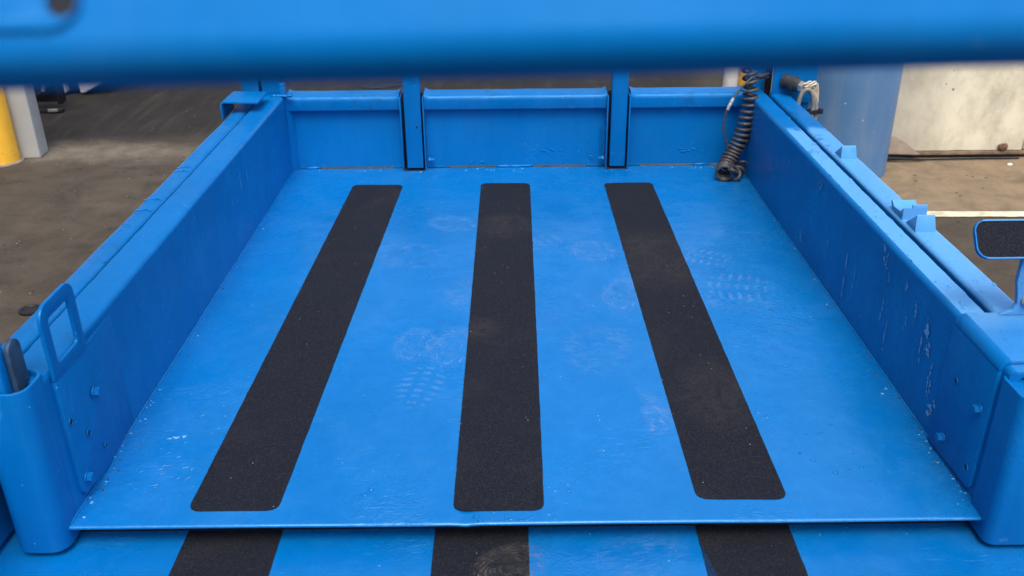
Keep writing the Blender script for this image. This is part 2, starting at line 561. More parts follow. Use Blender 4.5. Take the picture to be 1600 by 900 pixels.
def ring_prism(bm, outer, inner, a, b, axis='z'):
    """tube wall between two outlines with the same number of points"""
    def P(p, h):
        return {'x': (h, p[0], p[1]), 'y': (p[0], h, p[1]), 'z': (p[0], p[1], h)}[axis]
    rows = [[bm.verts.new(P(p, h)) for p in o] for o, h in ((outer, a), (outer, b), (inner, b), (inner, a))]
    n = len(outer)
    for k in range(4):
        A, B = rows[k], rows[(k + 1) % 4]
        for i in range(n):
            bm.faces.new((A[i], A[(i + 1) % n], B[(i + 1) % n], B[i]))
    return [v for r in rows for v in r]


def bevel_sharp(bm, off, seg=2, ang=40):
    es = [e for e in bm.edges if len(e.link_faces) == 2 and e.calc_face_angle(0) > R(ang)]
    bmesh.ops.bevel(bm, geom=es, offset=off, segments=seg, profile=0.5, affect='EDGES', clamp_overlap=True)


def fix(bm):
    bmesh.ops.recalc_face_normals(bm, faces=bm.faces[:])
    return bm


def tube(bm, pts, r, n=10, caps=True):
    pts = [Vector(p) for p in pts]
    rr = r if isinstance(r, (list, tuple)) else [r] * len(pts)
    T = [(pts[min(i + 1, len(pts) - 1)] - pts[max(i - 1, 0)]).normalized() for i in range(len(pts))]
    nrm = T[0].orthogonal().normalized()
    rings = []
    for i, p in enumerate(pts):
        nrm = (nrm - T[i] * nrm.dot(T[i])).normalized()
        b = T[i].cross(nrm)
        rings.append([bm.verts.new(p + (nrm * math.cos(2 * PI * k / n) + b * math.sin(2 * PI * k / n)) * rr[i]) for k in range(n)])
    for A, B in zip(rings, rings[1:]):
        for k in range(n):
            bm.faces.new((A[k], A[(k + 1) % n], B[(k + 1) % n], B[k]))
    if caps:
        bm.faces.new(rings[0][::-1])
        bm.faces.new(rings[-1])


def spline(ctrl, n=12):
    c = [Vector(p) for p in ctrl]
    c = [c[0] * 2 - c[1]] + c + [c[-1] * 2 - c[-2]]
    out = []
    for i in range(1, len(c) - 2):
        for k in range(n):
            t = k / n
            out.append(0.5 * ((2 * c[i]) + (-c[i - 1] + c[i + 1]) * t + (2 * c[i - 1] - 5 * c[i] + 4 * c[i + 1] - c[i + 2]) * t * t
                              + (-c[i - 1] + 3 * c[i] - 3 * c[i + 1] + c[i + 2]) * t ** 3))
    out.append(c[-2])
    return out


def lathe(bm, cx, cy, prof, n=40):
    rings = []
    for r, z in prof:
        rings.append([bm.verts.new((cx + r * math.cos(2 * PI * k / n), cy + r * math.sin(2 * PI * k / n), z)) for k in range(n)])
    for A, B in zip(rings, rings[1:]):
        for k in range(n):
            bm.faces.new((A[k], A[(k + 1) % n], B[(k + 1) % n], B[k]))
    bm.faces.new(rings[0][::-1])
    bm.faces.new(rings[-1])


def blob(bm, c, rx, ry, rz):
    r = bmesh.ops.create_icosphere(bm, subdivisions=2, radius=1)
    k = random.random() * 10
    for v in r['verts']:
        d = 1 + 0.35 * noise.noise(v.co * 1.3 + Vector((k, k, k)))
        v.co = Vector((c[0] + v.co.x * rx * d, c[1] + v.co.y * ry * d, c[2] + v.co.z * rz * d))


BM = bmesh.new

# ---------------------------------------------------------------- the setting: ground and its painted line
bm = BM()
v = [bm.verts.new(p) for p in ((-40, -20, 0), (40, -20, 0), (40, 60, 0), (-40, 60, 0))]
bm.faces.new(v)
tag(obj('ground', bm, M['ground']), kind='structure')

bm = BM()
def wobline(x0, x1, ya, yb, w0, z, n=60):
    prev = None
    for i in range(n + 1):
        x = x0 + (x1 - x0) * i / n
        yc = ya + (yb - ya) * i / n
        e1 = 0.006 * noise.noise(Vector((x * 9, 1, 0)))
        e2 = 0.006 * noise.noise(Vector((x * 9, 7, 0)))
        a = bm.verts.new((x, yc - w0 / 2 + e1, z))
        b = bm.verts.new((x, yc + w0 / 2 + e2, z))
        if prev:
            bm.faces.new((prev[0], a, b, prev[1]))
        prev = (a, b)
wobline(1.1, 6.0, 3.775, 3.65, 0.062, 0.004)
tag(obj('floor_marking', bm, M['line_paint']), kind='structure')

# ---------------------------------------------------------------- the cargo trailer
X0, X1, Y0, Y1, ZD, ZT = -0.720, 0.764, 1.182, 2.960, 0.5, 0.755
T = empty('cargo_trailer', (0.02, 2.0, 0.0))
tag(T, 'bright blue painted steel trailer bed with low side walls and three black grip strips', 'trailer')

# deck plate: folded lip with a small dent near the middle
bm = BM()
nx = 120
rows = []
for (y, z) in ((Y1 + 0.010, ZD), (Y0 + 0.006, ZD), (Y0 + 0.0015, ZD - 0.0008), (Y0, ZD - 0.003), (Y0, ZD - 0.0045), (Y0 + 0.003, ZD - 0.006), (Y1, ZD - 0.006)):
    row = []
    for i in range(nx + 1):
        x = X0 - 0.004 + (X1 - X0 + 0.008) * i / nx
        d = 0.0
        if y < Y0 + 0.007:
            d = 0.0016 * noise.noise(Vector((x * 3, 0, 0)))
            d += -0.003 * math.exp(-((x + 0.078) / 0.012) ** 2)
        row.append(bm.verts.new((x, y - d * 0.3, z + (d if y < Y0 + 0.007 else 0))))
    rows.append(row)
for A, B in zip(rows, rows[1:]):
    for i in range(nx):
        bm.faces.new((A[i], B[i], B[i + 1], A[i + 1]))
deck = obj('deck', fix(bm), M['deck'], T, 50)

# grip strips on the deck
def strip(poly, z, r, parent, rounded=(1, 1, 1, 1)):
    """poly: near left, near right, far right, far left"""
    bm = BM()
    P = [Vector((p[0], p[1], 0)) for p in poly]
    out = []
    for i in range(4):
        p, a, b = P[i], P[i - 1], P[(i + 1) % 4]
        if not rounded[i]:
            out.append(p)
            continue
        u, w_ = (a - p).normalized(), (b - p).normalized()
        for k in range(9):
            t = k / 8
            out.append(p + u * r * (1 - t) ** 2 + w_ * r * t ** 2)
    # slightly ragged cut edges
    dense = []
    for i, p in enumerate(out):
        q = out[(i + 1) % len(out)]
        n = max(1, int((q - p).length / 0.02))
        for k in range(n):
            s = p.lerp(q, k / n)
            j = 0.0008
            dense.append((s.x + j * noise.noise(Vector((s.x * 30, s.y * 30, 0))), s.y + j * noise.noise(Vector((s.y * 30, s.x * 30, 5)))))
    prism(bm, dense, z - 0.0002, z + 0.0012)
    return obj('grip_strip', fix(bm), M['grip'], parent)


strip([(-0.5385, 1.218), (-0.389, 1.217), (-0.340, 2.803), (-0.499, 2.808)], ZD, 0.022, deck)
strip([(-0.0995, 1.213), (0.0515, 1.211), (0.064, 2.808), (-0.092, 2.812)], ZD, 0.022, deck)
strip([(0.307, 1.236), (0.459, 1.234), (0.452, 2.804), (0.299, 2.802)], ZD, 0.022, deck)

# dust prints on the deck
def print_quad(name, mat, x, y, wx, wy, ang, z, parent):
    bm = BM()
    uvl = bm.loops.layers.uv.new('UVMap')
    ca, sa = math.cos(R(ang)), math.sin(R(ang))
    vs = []
    for (u, v_) in ((0, 0), (1, 0), (1, 1), (0, 1)):
        px, py = (u - 0.5) * wx, (v_ - 0.5) * wy
        vs.append((bm.verts.new((x + px * ca - py * sa, y + px * sa + py * ca, z)), (u, v_)))
    f = bm.faces.new([a for a, _ in vs])
    for l, (_, uv) in zip(f.loops, vs):
        l[uvl].uv = uv
    return merge(parent, bm, mat)


zp = ZD + 0.0003
for i, (mat, x, y, wx, wy, ang) in enumerate([
        ('print_bars', -0.185, 1.600, 0.12, 0.22, -12), ('print_arcs', -0.215, 1.775, 0.12, 0.20, -12),
        ('print_arcs', -0.125, 1.760, 0.15, 0.23, -20), ('print_arcs', 0.225, 1.500, 0.20, 0.22, 15),
        ('print_smear', 0.235, 1.470, 0.22, 0.14, 5), ('print_arcs', 0.220, 2.270, 0.17, 0.19, 10),
        ('print_bars', 0.100, 2.345, 0.11, 0.13, 30), ('print_arcs', 0.270, 2.010, 0.14, 0.24, -15),
        ('print_bars', 0.560, 2.040, 0.20, 0.22, 78), ('print_bars', 0.510, 2.220, 0.13, 0.20, 60),
        ('print_smear', 0.540, 1.95, 0.22, 0.10, -4), ('print_arcs', -0.165, 2.470, 0.15, 0.20, 60),
        ('print_smear', -0.06, 2.02, 0.3, 0.3, 20), ('print_smear', 0.18, 1.75, 0.2, 0.3, -20), ('print_smear', -0.27, 2.25, 0.22, 0.3, 40)]):
    print_quad('boot_print', M[mat], x, y, wx, wy, ang, zp + 0.00004 * i, deck)

# pale scratches and paint blisters near the left front corner and elsewhere on the deck
def streaks(bm, items, plane):
    """items: (a, b, da, db, width) on plane ('z',h) a,b = x,y or ('x',h) a,b = y,z"""
    frag = []
    for (a, b, da, db, wd) in items:
        if math.hypot(da, db) < 0.014:
            frag.append((a, b, da, db, wd))
            continue
        t = 0.0
        while t < 0.95:
            ln = random.uniform(0.12, 0.5)
            ln = min(ln, 1 - t)
            j = wd * random.uniform(-0.8, 0.8)
            q = wd / math.hypot(da, db)
            frag.append((a + da * t - db * q * random.uniform(-0.7, 0.7), b + db * t, da * ln, db * ln, wd * random.uniform(0.5, 1.15)))
            t += ln * random.uniform(0.7, 1.4)
    for (a, b, da, db, wd) in frag:
        n = 9
        L, Rr = [], []
        ln = math.hypot(da, db)
        pa, pb = -db / ln, da / ln
        k = random.random() * 50
        for i in range(n + 1):
            t = i / n
            wv = wd * (0.25 + 0.75 * math.sin(PI * min(max(t, 0.04), 0.96))) * (0.55 + 0.9 * abs(noise.noise(Vector((t * 4, k, 0)))) * 2) * 0.5
            off = wd * 0.7 * noise.noise(Vector((t * 3, k, 9)))
            ca, cb = a + da * t + pa * off, b + db * t + pb * off
            for lst, s in ((L, 1), (Rr, -1)):
                u, v_ = ca + pa * wv * s, cb + pb * wv * s
                lst.append(bm.verts.new((u, v_, plane[1]) if plane[0] == 'z' else (plane[1], u, v_)))
        for i in range(n):
            bm.faces.new((L[i], Rr[i], Rr[i + 1], L[i + 1]))


random.seed(11)
bm = BM()
it = []
for _ in range(34):
    x = random.gauss(-0.60, 0.045)
    y = random.gauss(1.30, 0.06)
    if x < X0 + 0.01 or x > -0.52 or y < Y0 + 0.012: continue
    a = R(random.gauss(35, 14))
    l = random.uniform(0.003, 0.014)
    it.append((x, y, l * math.cos(a), l * math.sin(a), random.uniform(0.0007, 0.0018)))
for _ in range(60):
    x = random.uniform(X0 + 0.02, X1 - 0.02)
    y = random.uniform(Y0 + 0.02, Y1 - 0.05)
    if any(a < x < b for a, b in ((-0.55, -0.33), (-0.11, 0.07), (0.29, 0.47))): continue
    a = R(random.uniform(-30, 60))
    l = random.uniform(0.002, 0.007)
    it.append((x, y, l * math.cos(a), l * math.sin(a), random.uniform(0.0006, 0.0013)))
it.append((-0.640, 1.425, 0.035, 0.006, 0.008))
streaks(bm, it, ('z', ZD + 0.0010))
merge(deck, bm, M['chip'])

bm = BM()
random.seed(5)
for (cx, cy, sx, sy, n) in ((0.13, 1.27, 0.035, 0.03, 26), (0.0, 1.195, 0.05, 0.006, 14), (0.35, 2.93, 0.04, 0.012, 22), (-0.3, 2.93, 0.02, 0.01, 7),
                            (-0.25, 1.26, 0.01, 0.01, 5), (0.60, 1.35, 0.05, 0.06, 16), (0.70, 2.3, 0.02, 0.3, 8), (-0.62, 1.9, 0.05, 0.4, 10)):
    for _ in range(n):
        s = random.uniform(0.0012, 0.0032)
        blob(bm, (random.gauss(cx, sx), max(Y0 + 0.006, random.gauss(cy, sy)), ZD), s * random.uniform(1, 2.2), s, s * 0.35)
for f in bm.faces: f.smooth = True
merge(deck, bm, M['deck'])

# grit and paint crumbs gathered along the feet of the walls
random.seed(31)
bm = BM()
bm2 = BM()
for _ in range(90):
    sx = random.choice((-1, 1))
    d = abs(random.gauss(0, 0.010)) + 0.003
    x = (X0 + d) if sx < 0 else (X1 - d)
    y = random.uniform(Y0 + 0.02, Y1 - 0.02) if random.random() < 0.6 else random.uniform(Y0 + 0.02, 1.6)
    s = random.uniform(0.0006, 0.0020)
    blob(bm if random.random() < 0.5 else bm2, (x, y, ZD + s * 0.3), s * random.uniform(1, 2), s, s * 0.6)
for _ in range(45):
    x = random.uniform(X0 + 0.02, X1 - 0.02)
    y = Y1 - 0.003 - abs(random.gauss(0, 0.012))
    s = random.uniform(0.0008, 0.0022)
    blob(bm if random.random() < 0.7 else bm2, (x, y, ZD + s * 0.3), s * random.uniform(1, 2), s, s * 0.5)
merge(deck, bm, M['chip'])
merge(deck, bm2, M['dusty_rubber'])

# lower plate in front of and below the deck lip
bm = BM()
prism(bm, rrect(-1.02, 1.02, 0.16, 1.2245, 0.004), 0.447, 0.455)
bevel_sharp(bm, 0.002, 2, 60)
low = obj('lower_step_plate', fix(bm), M['deck'], T, 40)
strip([(-0.545, 0.50), (-0.388, 0.50), (-0.386, 1.2225), (-0.544, 1.2225)], 0.455, 0.02, low, (1, 1, 0, 0))
strip([(-0.131, 0.50), (0.025, 0.50), (0.025, 1.2225), (-0.131, 1.2225)], 0.455, 0.02, low, (1, 1, 0, 0))
strip([(0.298, 0.50), (0.455, 0.50), (0.461, 1.2225), (0.305, 1.2225)], 0.455, 0.02, low, (1, 1, 0, 0))
bm = BM()
box(bm, X0 - 0.06, X1 + 0.06, 1.2265, 1.232, 0.40, 0.4925)
obj('lip_shade', fix(bm), M['gap'], T)  # dark strip painting the shadow gap under the deck lip
print_quad('boot_print', M['print_brown'], -0.005, 1.135, 0.16, 0.12, 30, 0.4564, low)
print_quad('boot_print', M['print_smear'], 0.20, 1.15, 0.22, 0.14, 10, 0.4562, low)

for sx, xa, xb in ((-1, -1.02, -0.735), (1, 0.78, 1.02)):
    bm = BM()
    box(bm, xa, xb, 1.2248, 1.75, 0.447, 0.4548, 0.001)
    obj('step_wing', fix(bm), M['deck'], T, 40)
    bm = BM()
    xs = -0.862 if sx < 0 else 0.892
    box(bm, xs, xs + 0.006, 1.26, 2.94, 0.456, 0.655, 0.001)
    obj('shade_skirt', fix(bm), M['wall'], T, 40)  # added panel that darkens the shaded strip beside the corner column

bm = BM()
box(bm, -1.02, -0.832, 0.70, 1.25, 0.4555, 0.74, 0.02, 4)
obj('shade_box', fix(bm), M['wall'], T, 40)  # unseen box added past the frame edge to shade the near left corner

# side walls: web + folded top flange, one pressed sheet each
def side_wall(sx, xin, xout, y0, y1):
    """profile in x-z, extruded along y.  sx = +1 right wall, -1 left wall"""
    bm = BM()
    r = 0.011
    t = 0.005
    xw = xin
    prof = [(xw, ZD - 0.02)]
    for i in range(9):
        a = R(90 * i / 8)
        prof.append((xw + sx * (r - r * math.cos(a)), ZT - r + r * math.sin(a)))
    prof += [(xout, ZT + 0.0008), (xout + sx * 0.0012, ZT - 0.001), (xout + sx * 0.0012, ZT - 0.008), (xout - sx * 0.004, ZT - 0.010), (xw + sx * 0.02, ZT - 0.010),
             (xw + sx * 0.012, ZT - 0.02), (xw + sx * 0.012, ZD - 0.02)]
    n = 90
    rws = []
    for j in range(n + 1):
        y = y0 + (y1 - y0) * j / n
        row = []
        for k, (x, z) in enumerate(prof):
            dx = dz = 0.0
            if 9 <= k <= 13:       # rough flame-cut outer edge
                dx = 0.0016 * noise.noise(Vector((y * 40, k * 0.2, 3 + sx))) + 0.002 * max(0, noise.noise(Vector((y * 15, 2, sx))))
            if k < 9:
                dx = 0.0022 * noise.noise(Vector((y * 3.5, z * 5, 8 + sx)))
            row.append(bm.verts.new((x + dx, y, z + dz)))
        rws.append(row)
    m = len(prof)
    for A, B in zip(rws, rws[1:]):
        for k in range(m):
            bm.faces.new((A[k], A[(k + 1) % m], B[(k + 1) % m], B[k]))
    bm.faces.new(rws[0])
    bm.faces.new(rws[-1][::-1])
    # dried runs and nibs on the flange
    random.seed(20 + int(sx))
    cnt = 55 if sx > 0 else 26
    for _ in range(cnt):
        y = random.uniform(y0 + 0.02, y1 - 0.05)
        s = random.uniform(0.0010, 0.0028) * (1.7 if sx > 0 else 1)
        x = random.uniform(xin + sx * 0.008, xout)
        blob(bm, (x, y, ZT + 0.0004), s, s * random.uniform(1, 2.0), s * 0.5)
    return obj('side_wall', fix(bm), M['wall'], T, 35)


wl = side_wall(-1, X0, -0.785, 1.215, Y1 + 0.02)
wr = side_wall(1, X1, 0.813, 1.215, Y1 + 0.02)

# seam weld along the foot of each wall
for sx, x in ((-1, X0), (1, X1)):
    bm = BM()
    pts = []
    for i in range(120):
        y = 1.19 + (Y1 - 1.19) * i / 119
        pts.append((x - sx * (0.001 + 0.0008 * noise.noise(Vector((y * 30, sx, 0)))), y, ZD + 0.0005))
    tube(bm, pts, [0.0022 + 0.0009 * noise.noise(Vector((i * 0.7, sx * 3, 1))) for i in range(120)], 8)
    obj('seam_weld', fix(bm), M['deck'], wl if sx < 0 else wr, 60)

# pale runs and scuffs on the wall faces
bm = BM()
S = [(1.919, 0.643, -0.003, -0.11, 0.007), (1.86, 0.635, -0.002, -0.03, 0.004), (1.858, 0.60, 0.002, -0.045, 0.003),
     (1.724, 0.745, -0.010, -0.040, 0.012), (1.705, 0.735, 0.003, -0.035, 0.006), (1.69, 0.70, -0.004, -0.018, 0.007),
     (1.69, 0.64, 0.002, -0.05, 0.006), (1.66, 0.61, -0.002, -0.07, 0.005),
     (1.487, 0.690, -0.008, -0.060, 0.014), (1.505, 0.655, -0.006, -0.05, 0.006), (1.45, 0.63, -0.003, -0.05, 0.006),
     (1.44, 0.60, 0.001, -0.035, 0.008), (1.415, 0.575, -0.004, -0.035, 0.014), (1.425, 0.545, 0.001, -0.012, 0.012),
     (2.05, 0.62, 0.0, -0.05, 0.004), (2.15, 0.74, 0, -0.03, 0.006), (2.17, 0.735, 0, -0.03, 0.003), (2.42, 0.70, 0, -0.04, 0.003),
     (2.6, 0.66, 0, -0.03, 0.003), (2.25, 0.56, 0, -0.03, 0.010), (1.55, 0.70, 0, -0.03, 0.007), (1.60, 0.72, 0.006, -0.02, 0.01), (1.58, 0.66, 0, -0.02, 0.004),
     (1.36, 0.70, 0, -0.02, 0.004), (1.32, 0.69, 0, -0.008, 0.006)]
random.seed(3)
for _ in range(30):
    y = random.uniform(1.3, 2.5)
    z = random.uniform(0.52, 0.73)
    S.append((y, z, random.uniform(-0.002, 0.002), -random.uniform(0.003, 0.010), random.uniform(0.001, 0.0035)))
streaks(bm, S, ('x', X1 - 0.0016))
merge(wr, bm, M['chip'])
bm = BM()
S = []
for _ in range(22):
    y = random.uniform(1.4, 2.8)
    z = random.uniform(0.52, 0.73)
    S.append((y, z, random.uniform(-0.002, 0.002), -random.uniform(0.003, 0.012), random.uniform(0.001, 0.003)))
S += [(2.35, 0.70, 0, -0.05, 0.003), (2.42, 0.69, 0, -0.04, 0.003), (1.30, 0.62, 0.002, -0.03, 0.008), (1.32, 0.565, 0.004, -0.02, 0.006)]
streaks(bm, S, ('x', X0 + 0.0016))
merge(wl, bm, M['chip'])

# outer rails beyond the gap: rounded tube bent down at the outer side
def outer_rail(xa, xb, y0, y1, zt, drop=0.10, label=None):
    bm = BM()
    n = 70
    out = rrect(min(xa, xb), max(xa, xb), zt - drop, zt, 0.010, 5)
    rws = []
    for j in range(n + 1):
        y = y0 + (y1 - y0) * j / n
        rws.append([bm.verts.new((x + 0.001 * noise.noise(Vector((y * 4, z * 5, xa))), y, z + 0.0012 * noise.noise(Vector((y * 5, x * 8, 2))))) for x, z in out])
    m = len(out)
    for A, B in zip(rws, rws[1:]):
        for k in range(m):
            bm.faces.new((A[k], A[(k + 1) % m], B[(k + 1) % m], B[k]))
    bm.faces.new(rws[0])
    bm.faces.new(rws[-1][::-1])
    random.seed(int(xa * 100))
    for _ in range(34):
        y = random.uniform(y0 + 0.02, y1 - 0.05)
        s = random.uniform(0.0012, 0.003)
        blob(bm, (random.uniform(min(xa, xb) + 0.005, max(xa, xb) - 0.005), y, zt), s * 1.2, s * random.uniform(1, 2.2), s * 0.45)
    return obj('outer_rail', fix(bm), M['rail'], T, 35)


rl = outer_rail(-0.797, -0.846, 1.20, Y1 - 0.03, 0.751)
rr_ = outer_rail(0.829, 0.888, 1.39, Y1 - 0.03, 0.757)
bm = BM()     # dried paint ridges across the left rail
for y in (2.22, 2.25, 2.02, 1.95):
    tube(bm, spline([(-0.842, y - 0.004, 0.7505), (-0.82, y + 0.004, 0.752), (-0.804, y - 0.006, 0.7505)], 5), 0.0016, 6)
merge(rl, bm, M['rail'])

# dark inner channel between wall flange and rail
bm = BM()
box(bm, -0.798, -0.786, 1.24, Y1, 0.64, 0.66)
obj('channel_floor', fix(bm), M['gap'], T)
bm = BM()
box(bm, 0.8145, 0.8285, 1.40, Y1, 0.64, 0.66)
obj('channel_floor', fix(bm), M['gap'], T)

# tabs standing on the right rail
def tab(y0, y1, x0, x1, z1, lean=0.010):
    bm = BM()
    # a leaning plate facing the camera, thin in y, tapering a little to the top
    zb = 0.750
    a = [(x0, y0, zb), (x1, y0 - 0.002, zb), (x1 - 0.004, y0 + lean, z1), (x0 + 0.003, y0 + lean, z1)]
    t = 0.0045
    f = [bm.verts.new(p) for p in a]
    b = [bm.verts.new((p[0], p[1] + t, p[2])) for p in a]
    bm.faces.new(f)
    bm.faces.new(b[::-1])
    for i in range(4):
        bm.faces.new((f[i], b[i], b[(i + 1) % 4], f[(i + 1) % 4]))
    # folded return running back from its left side
    c = [(x0 + 0.001, y0 + t, zb), (x0 + 0.003, y0 + lean + t, z1 - 0.002), (x0 + 0.002, y1, zb)]
    f = [bm.verts.new(p) for p in c]
    b = [bm.verts.new((p[0] + 0.004, p[1], p[2])) for p in c]
    bm.faces.new(f)
    bm.faces.new(b[::-1])
    for i in range(3):
        bm.faces.new((f[i], b[i], b[(i + 1) % 3], f[(i + 1) % 3]))
    fix(bm)
    bevel_sharp(bm, 0.0012, 2, 30)
    return obj('latch_tab', fix(bm), M['rail'], T, 40)


tab(2.245, 2.31, 0.836, 0.878, 0.788)
tab(1.765, 1.83, 0.834, 0.878, 0.790)
bm = BM()      # the rolled hook plate behind the nearer tab
prism(bm, [(1.835, 0.752), (1.86, 0.752), (1.895, 0.762), (1.905, 0.775), (1.898, 0.777), (1.885, 0.768), (1.850, 0.770), (1.836, 0.782)], 0.834, 0.884, 'x')
bevel_sharp(bm, 0.001, 2, 30)
box(bm, 0.856, 0.888, 1.842, 1.848, 0.752, 0.786, 0.001)
blob(bm, (0.848, 1.822, 0.757), 0.006, 0.009, 0.006)
obj('latch_hook', fix(bm), M['rail'], T, 40)

# bracket over the far end of the left rail
bm = BM()
t = 0.006
prof = []
xs0, xs1, zt = -0.868, -0.752, 0.790
for i in range(7):
    a = R(180 - 90 * i / 6)
    prof.append((xs0 + 0.014 + 0.014 * math.cos(a), zt - 0.014 + 0.014 * math.sin(a)))
prof = [(xs0, 0.735)] + prof + [(xs1, zt - 0.002), (xs1, zt - 0.008)]
for i in range(7):
    a = R(90 + 90 * i / 6)
    prof.append((xs0 + 0.014 + 0.008 * math.cos(a), zt - 0.014 + 0.008 * math.sin(a) - 0.0))
prof += [(xs0 + 0.006, 0.735)]
prism(bm, prof, 2.745, 2.872, 'y')
fix(bm)
bevel_sharp(bm, 0.001, 2, 50)
obj('rail_bracket', fix(bm), M['rail'], T, 35)

# bolted inner plates at the front of each wall, with bolts and bolt holes
def hexbolt(x, y, z, sx, parent):
    bm = BM()
    # washer then hex head, axis along x; sx = direction the head points
    def cyl(r0, r1, xa, xb, n, ph=0.0):
        A = [bm.verts.new((xa, y + r0 * math.cos(2 * PI * k / n + ph), z + r0 * math.sin(2 * PI * k / n + ph))) for k in range(n)]
        B = [bm.verts.new((xb, y + r1 * math.cos(2 * PI * k / n + ph), z + r1 * math.sin(2 * PI * k / n + ph))) for k in range(n)]
        for k in range(n):
            bm.faces.new((A[k], A[(k + 1) % n], B[(k + 1) % n], B[k]))
        bm.faces.new(A[::-1])
        bm.faces.new(B)
    cyl(0.0108, 0.0105, x, x + sx * 0.0020, 24)
    ph = random.random()
    cyl(0.0086, 0.0086, x + sx * 0.0020, x + sx * 0.0085, 6, ph)
    cyl(0.0086, 0.0074, x + sx * 0.0085, x + sx * 0.0098, 6, ph)
    return obj('bolt', fix(bm), M['wall'], parent, 30)


def hole(x, y, z, sx, parent, r=0.005):
    bm = BM()
    n = 20
    A = [bm.verts.new((x + sx * 0.0008, y + r * math.cos(2 * PI * k / n), z + r * 1.15 * math.sin(2 * PI * k / n))) for k in range(n)]
    bm.faces.new(A)
    o = obj('bolt_hole', bm, M['gap'], parent)
    bm = BM()
    pts = [(x + sx * 0.0006, y + r * 1.1 * math.cos(2 * PI * k / 20), z + r * 1.25 * math.sin(2 * PI * k / 20)) for k in range(21)]
    tube(bm, pts, 0.0010, 6, False)
    obj('hole_rim', fix(bm), M['wall'], parent, 60)
    return o


TP = 0.007
# right: plate folded over the top of the wall
bm = BM()
xr = X1 - TP
pts_in = [(1.236, 0.556)]
prof = []
r = 0.020
# web outline (y,z) with rounded lower corner, as a prism in x
web = [(1.236, ZT - 0.012), (1.236, 0.535)]
for i in range(7):
    a = R(180 + 90 * i / 6)
    web.append((1.248 + 0.012 * math.cos(a), 0.524 + 0.012 * math.sin(a) + 0.0))
web += [(1.30, 0.5105), (1.397, 0.503), (1.397, ZT - 0.012)]
prism(bm, web, xr, X1 + 0.001, 'x')
cap = []
for i in range(9):
    a = R(180 - 90 * i / 8)
    cap.append((xr + r + r * math.cos(a), ZT + 0.008 - r + r * math.sin(a)))
cap += [(0.93, ZT + 0.008), (0.93, ZT + 0.001)]
for i in range(9):
    a = R(90 + 90 * i / 8)
    cap.append((xr + r + (r - TP) * math.cos(a), ZT + 0.008 - r + (r - TP) * math.sin(a)))
prism(bm, cap, 1.236, 1.397, 'y')
fix(bm)
bevel_sharp(bm, 0.0018, 2, 50)
random.seed(9)
for _ in range(12):
    s = random.uniform(0.0015, 0.0035)
    blob(bm, (random.uniform(0.79, 0.9), random.uniform(1.25, 1.39), ZT + 0.008), s, s * 1.5, s * 0.4)
pr = obj('bolted_plate', fix(bm), M['wall'], T, 35)
random.seed(2)
hexbolt(xr, 1.262, 0.656, -1, pr)
hexbolt(xr, 1.350, 0.539, -1, pr)
hole(xr, 1.347, 0.657, -1, pr)
hole(xr, 1.257, 0.545, -1, pr)

# left: plate that rises into a flat loop handle
bm = BM()
xl = X0 + TP
web = [(1.243, ZT - 0.02), (1.243, 0.545)]
for i in range(7):
    a = R(180 + 90 * i / 6)
    web.append((1.257 + 0.014 * math.cos(a), 0.528 + 0.014 * math.sin(a)))
web += [(1.33, 0.506), (1.48, 0.504), (1.48, ZT - 0.02)]
prism(bm, web, X0 - 0.001, xl, 'x')
for v in bm.verts:
    if v.co.y > 1.40 and v.co.x > X0: v.co.x = X0 + 0.0004
fix(bm)
bevel_sharp(bm, 0.0012, 2, 60)
pl = obj('bolted_plate', fix(bm), M['wall'], T, 35)
hexbolt(xl, 1.349, 0.652, 1, pl)
hexbolt(xl, 1.262, 0.539, 1, pl)
hole(xl, 1.255, 0.655, 1, pl)
hole(xl, 1.300, 0.602, 1, pl)
hole(xl, 1.344, 0.545, 1, pl, 0.004)

bm = BM()
# handle: rounded outline with a parallelogram opening, in the y-z plane
outer = rrect(1.243, 1.362, 0.734, 0.862, 0.026, 8, (0, 0, 1, 1))
inner = rrect(1.266, 1.338, 0.757, 0.836, 0.007, 8, (1, 1, 1, 1))
def resample(poly, n):
    P = [Vector((p[0], p[1])) for p in poly]
    P.append(P[0])
    L = [0]
    for a, b in zip(P, P[1:]):
        L.append(L[-1] + (b - a).length)
    out = []
    for i in range(n):
        s = L[-1] * i / n
        for j in range(len(L) - 1):
            if L[j] <= s <= L[j + 1]:
                t = 0 if L[j + 1] == L[j] else (s - L[j]) / (L[j + 1] - L[j])
                out.append(tuple(P[j].lerp(P[j + 1], t)))
                break
    return out
# match by angle round the opening's centre
cy_, cz_ = 1.305, 0.797
def by_angle(poly, n=96):
    res = []
    m = len(poly)
    for i in range(n):
        a = 2 * PI * i / n
        d = Vector((math.cos(a), math.sin(a)))
        best = None
        for j in range(m):
            p = Vector(poly[j]) - Vector((cy_, cz_))
            q = Vector(poly[(j + 1) % m]) - Vector((cy_, cz_))
            e = q - p
            den = d.x * e.y - d.y * e.x
            if abs(den) < 1e-12: continue
            tt = (p.x * e.y - p.y * e.x) / den
            uu = (p.x * d.y - p.y * d.x) / den
            if tt > 0 and -1e-6 <= uu <= 1 + 1e-6:
                if best is None or tt > best: best = tt
        res.append((cy_ + d.x * best, cz_ + d.y * best))
    return res
ring_prism(bm, by_angle(outer), by_angle(inner), X0 + 0.0005, X0 + 0.0067, 'x')
fix(bm)
bevel_sharp(bm, 0.0015, 2, 60)
obj('loop_handle', fix(bm), M['wall'], pl, 40)

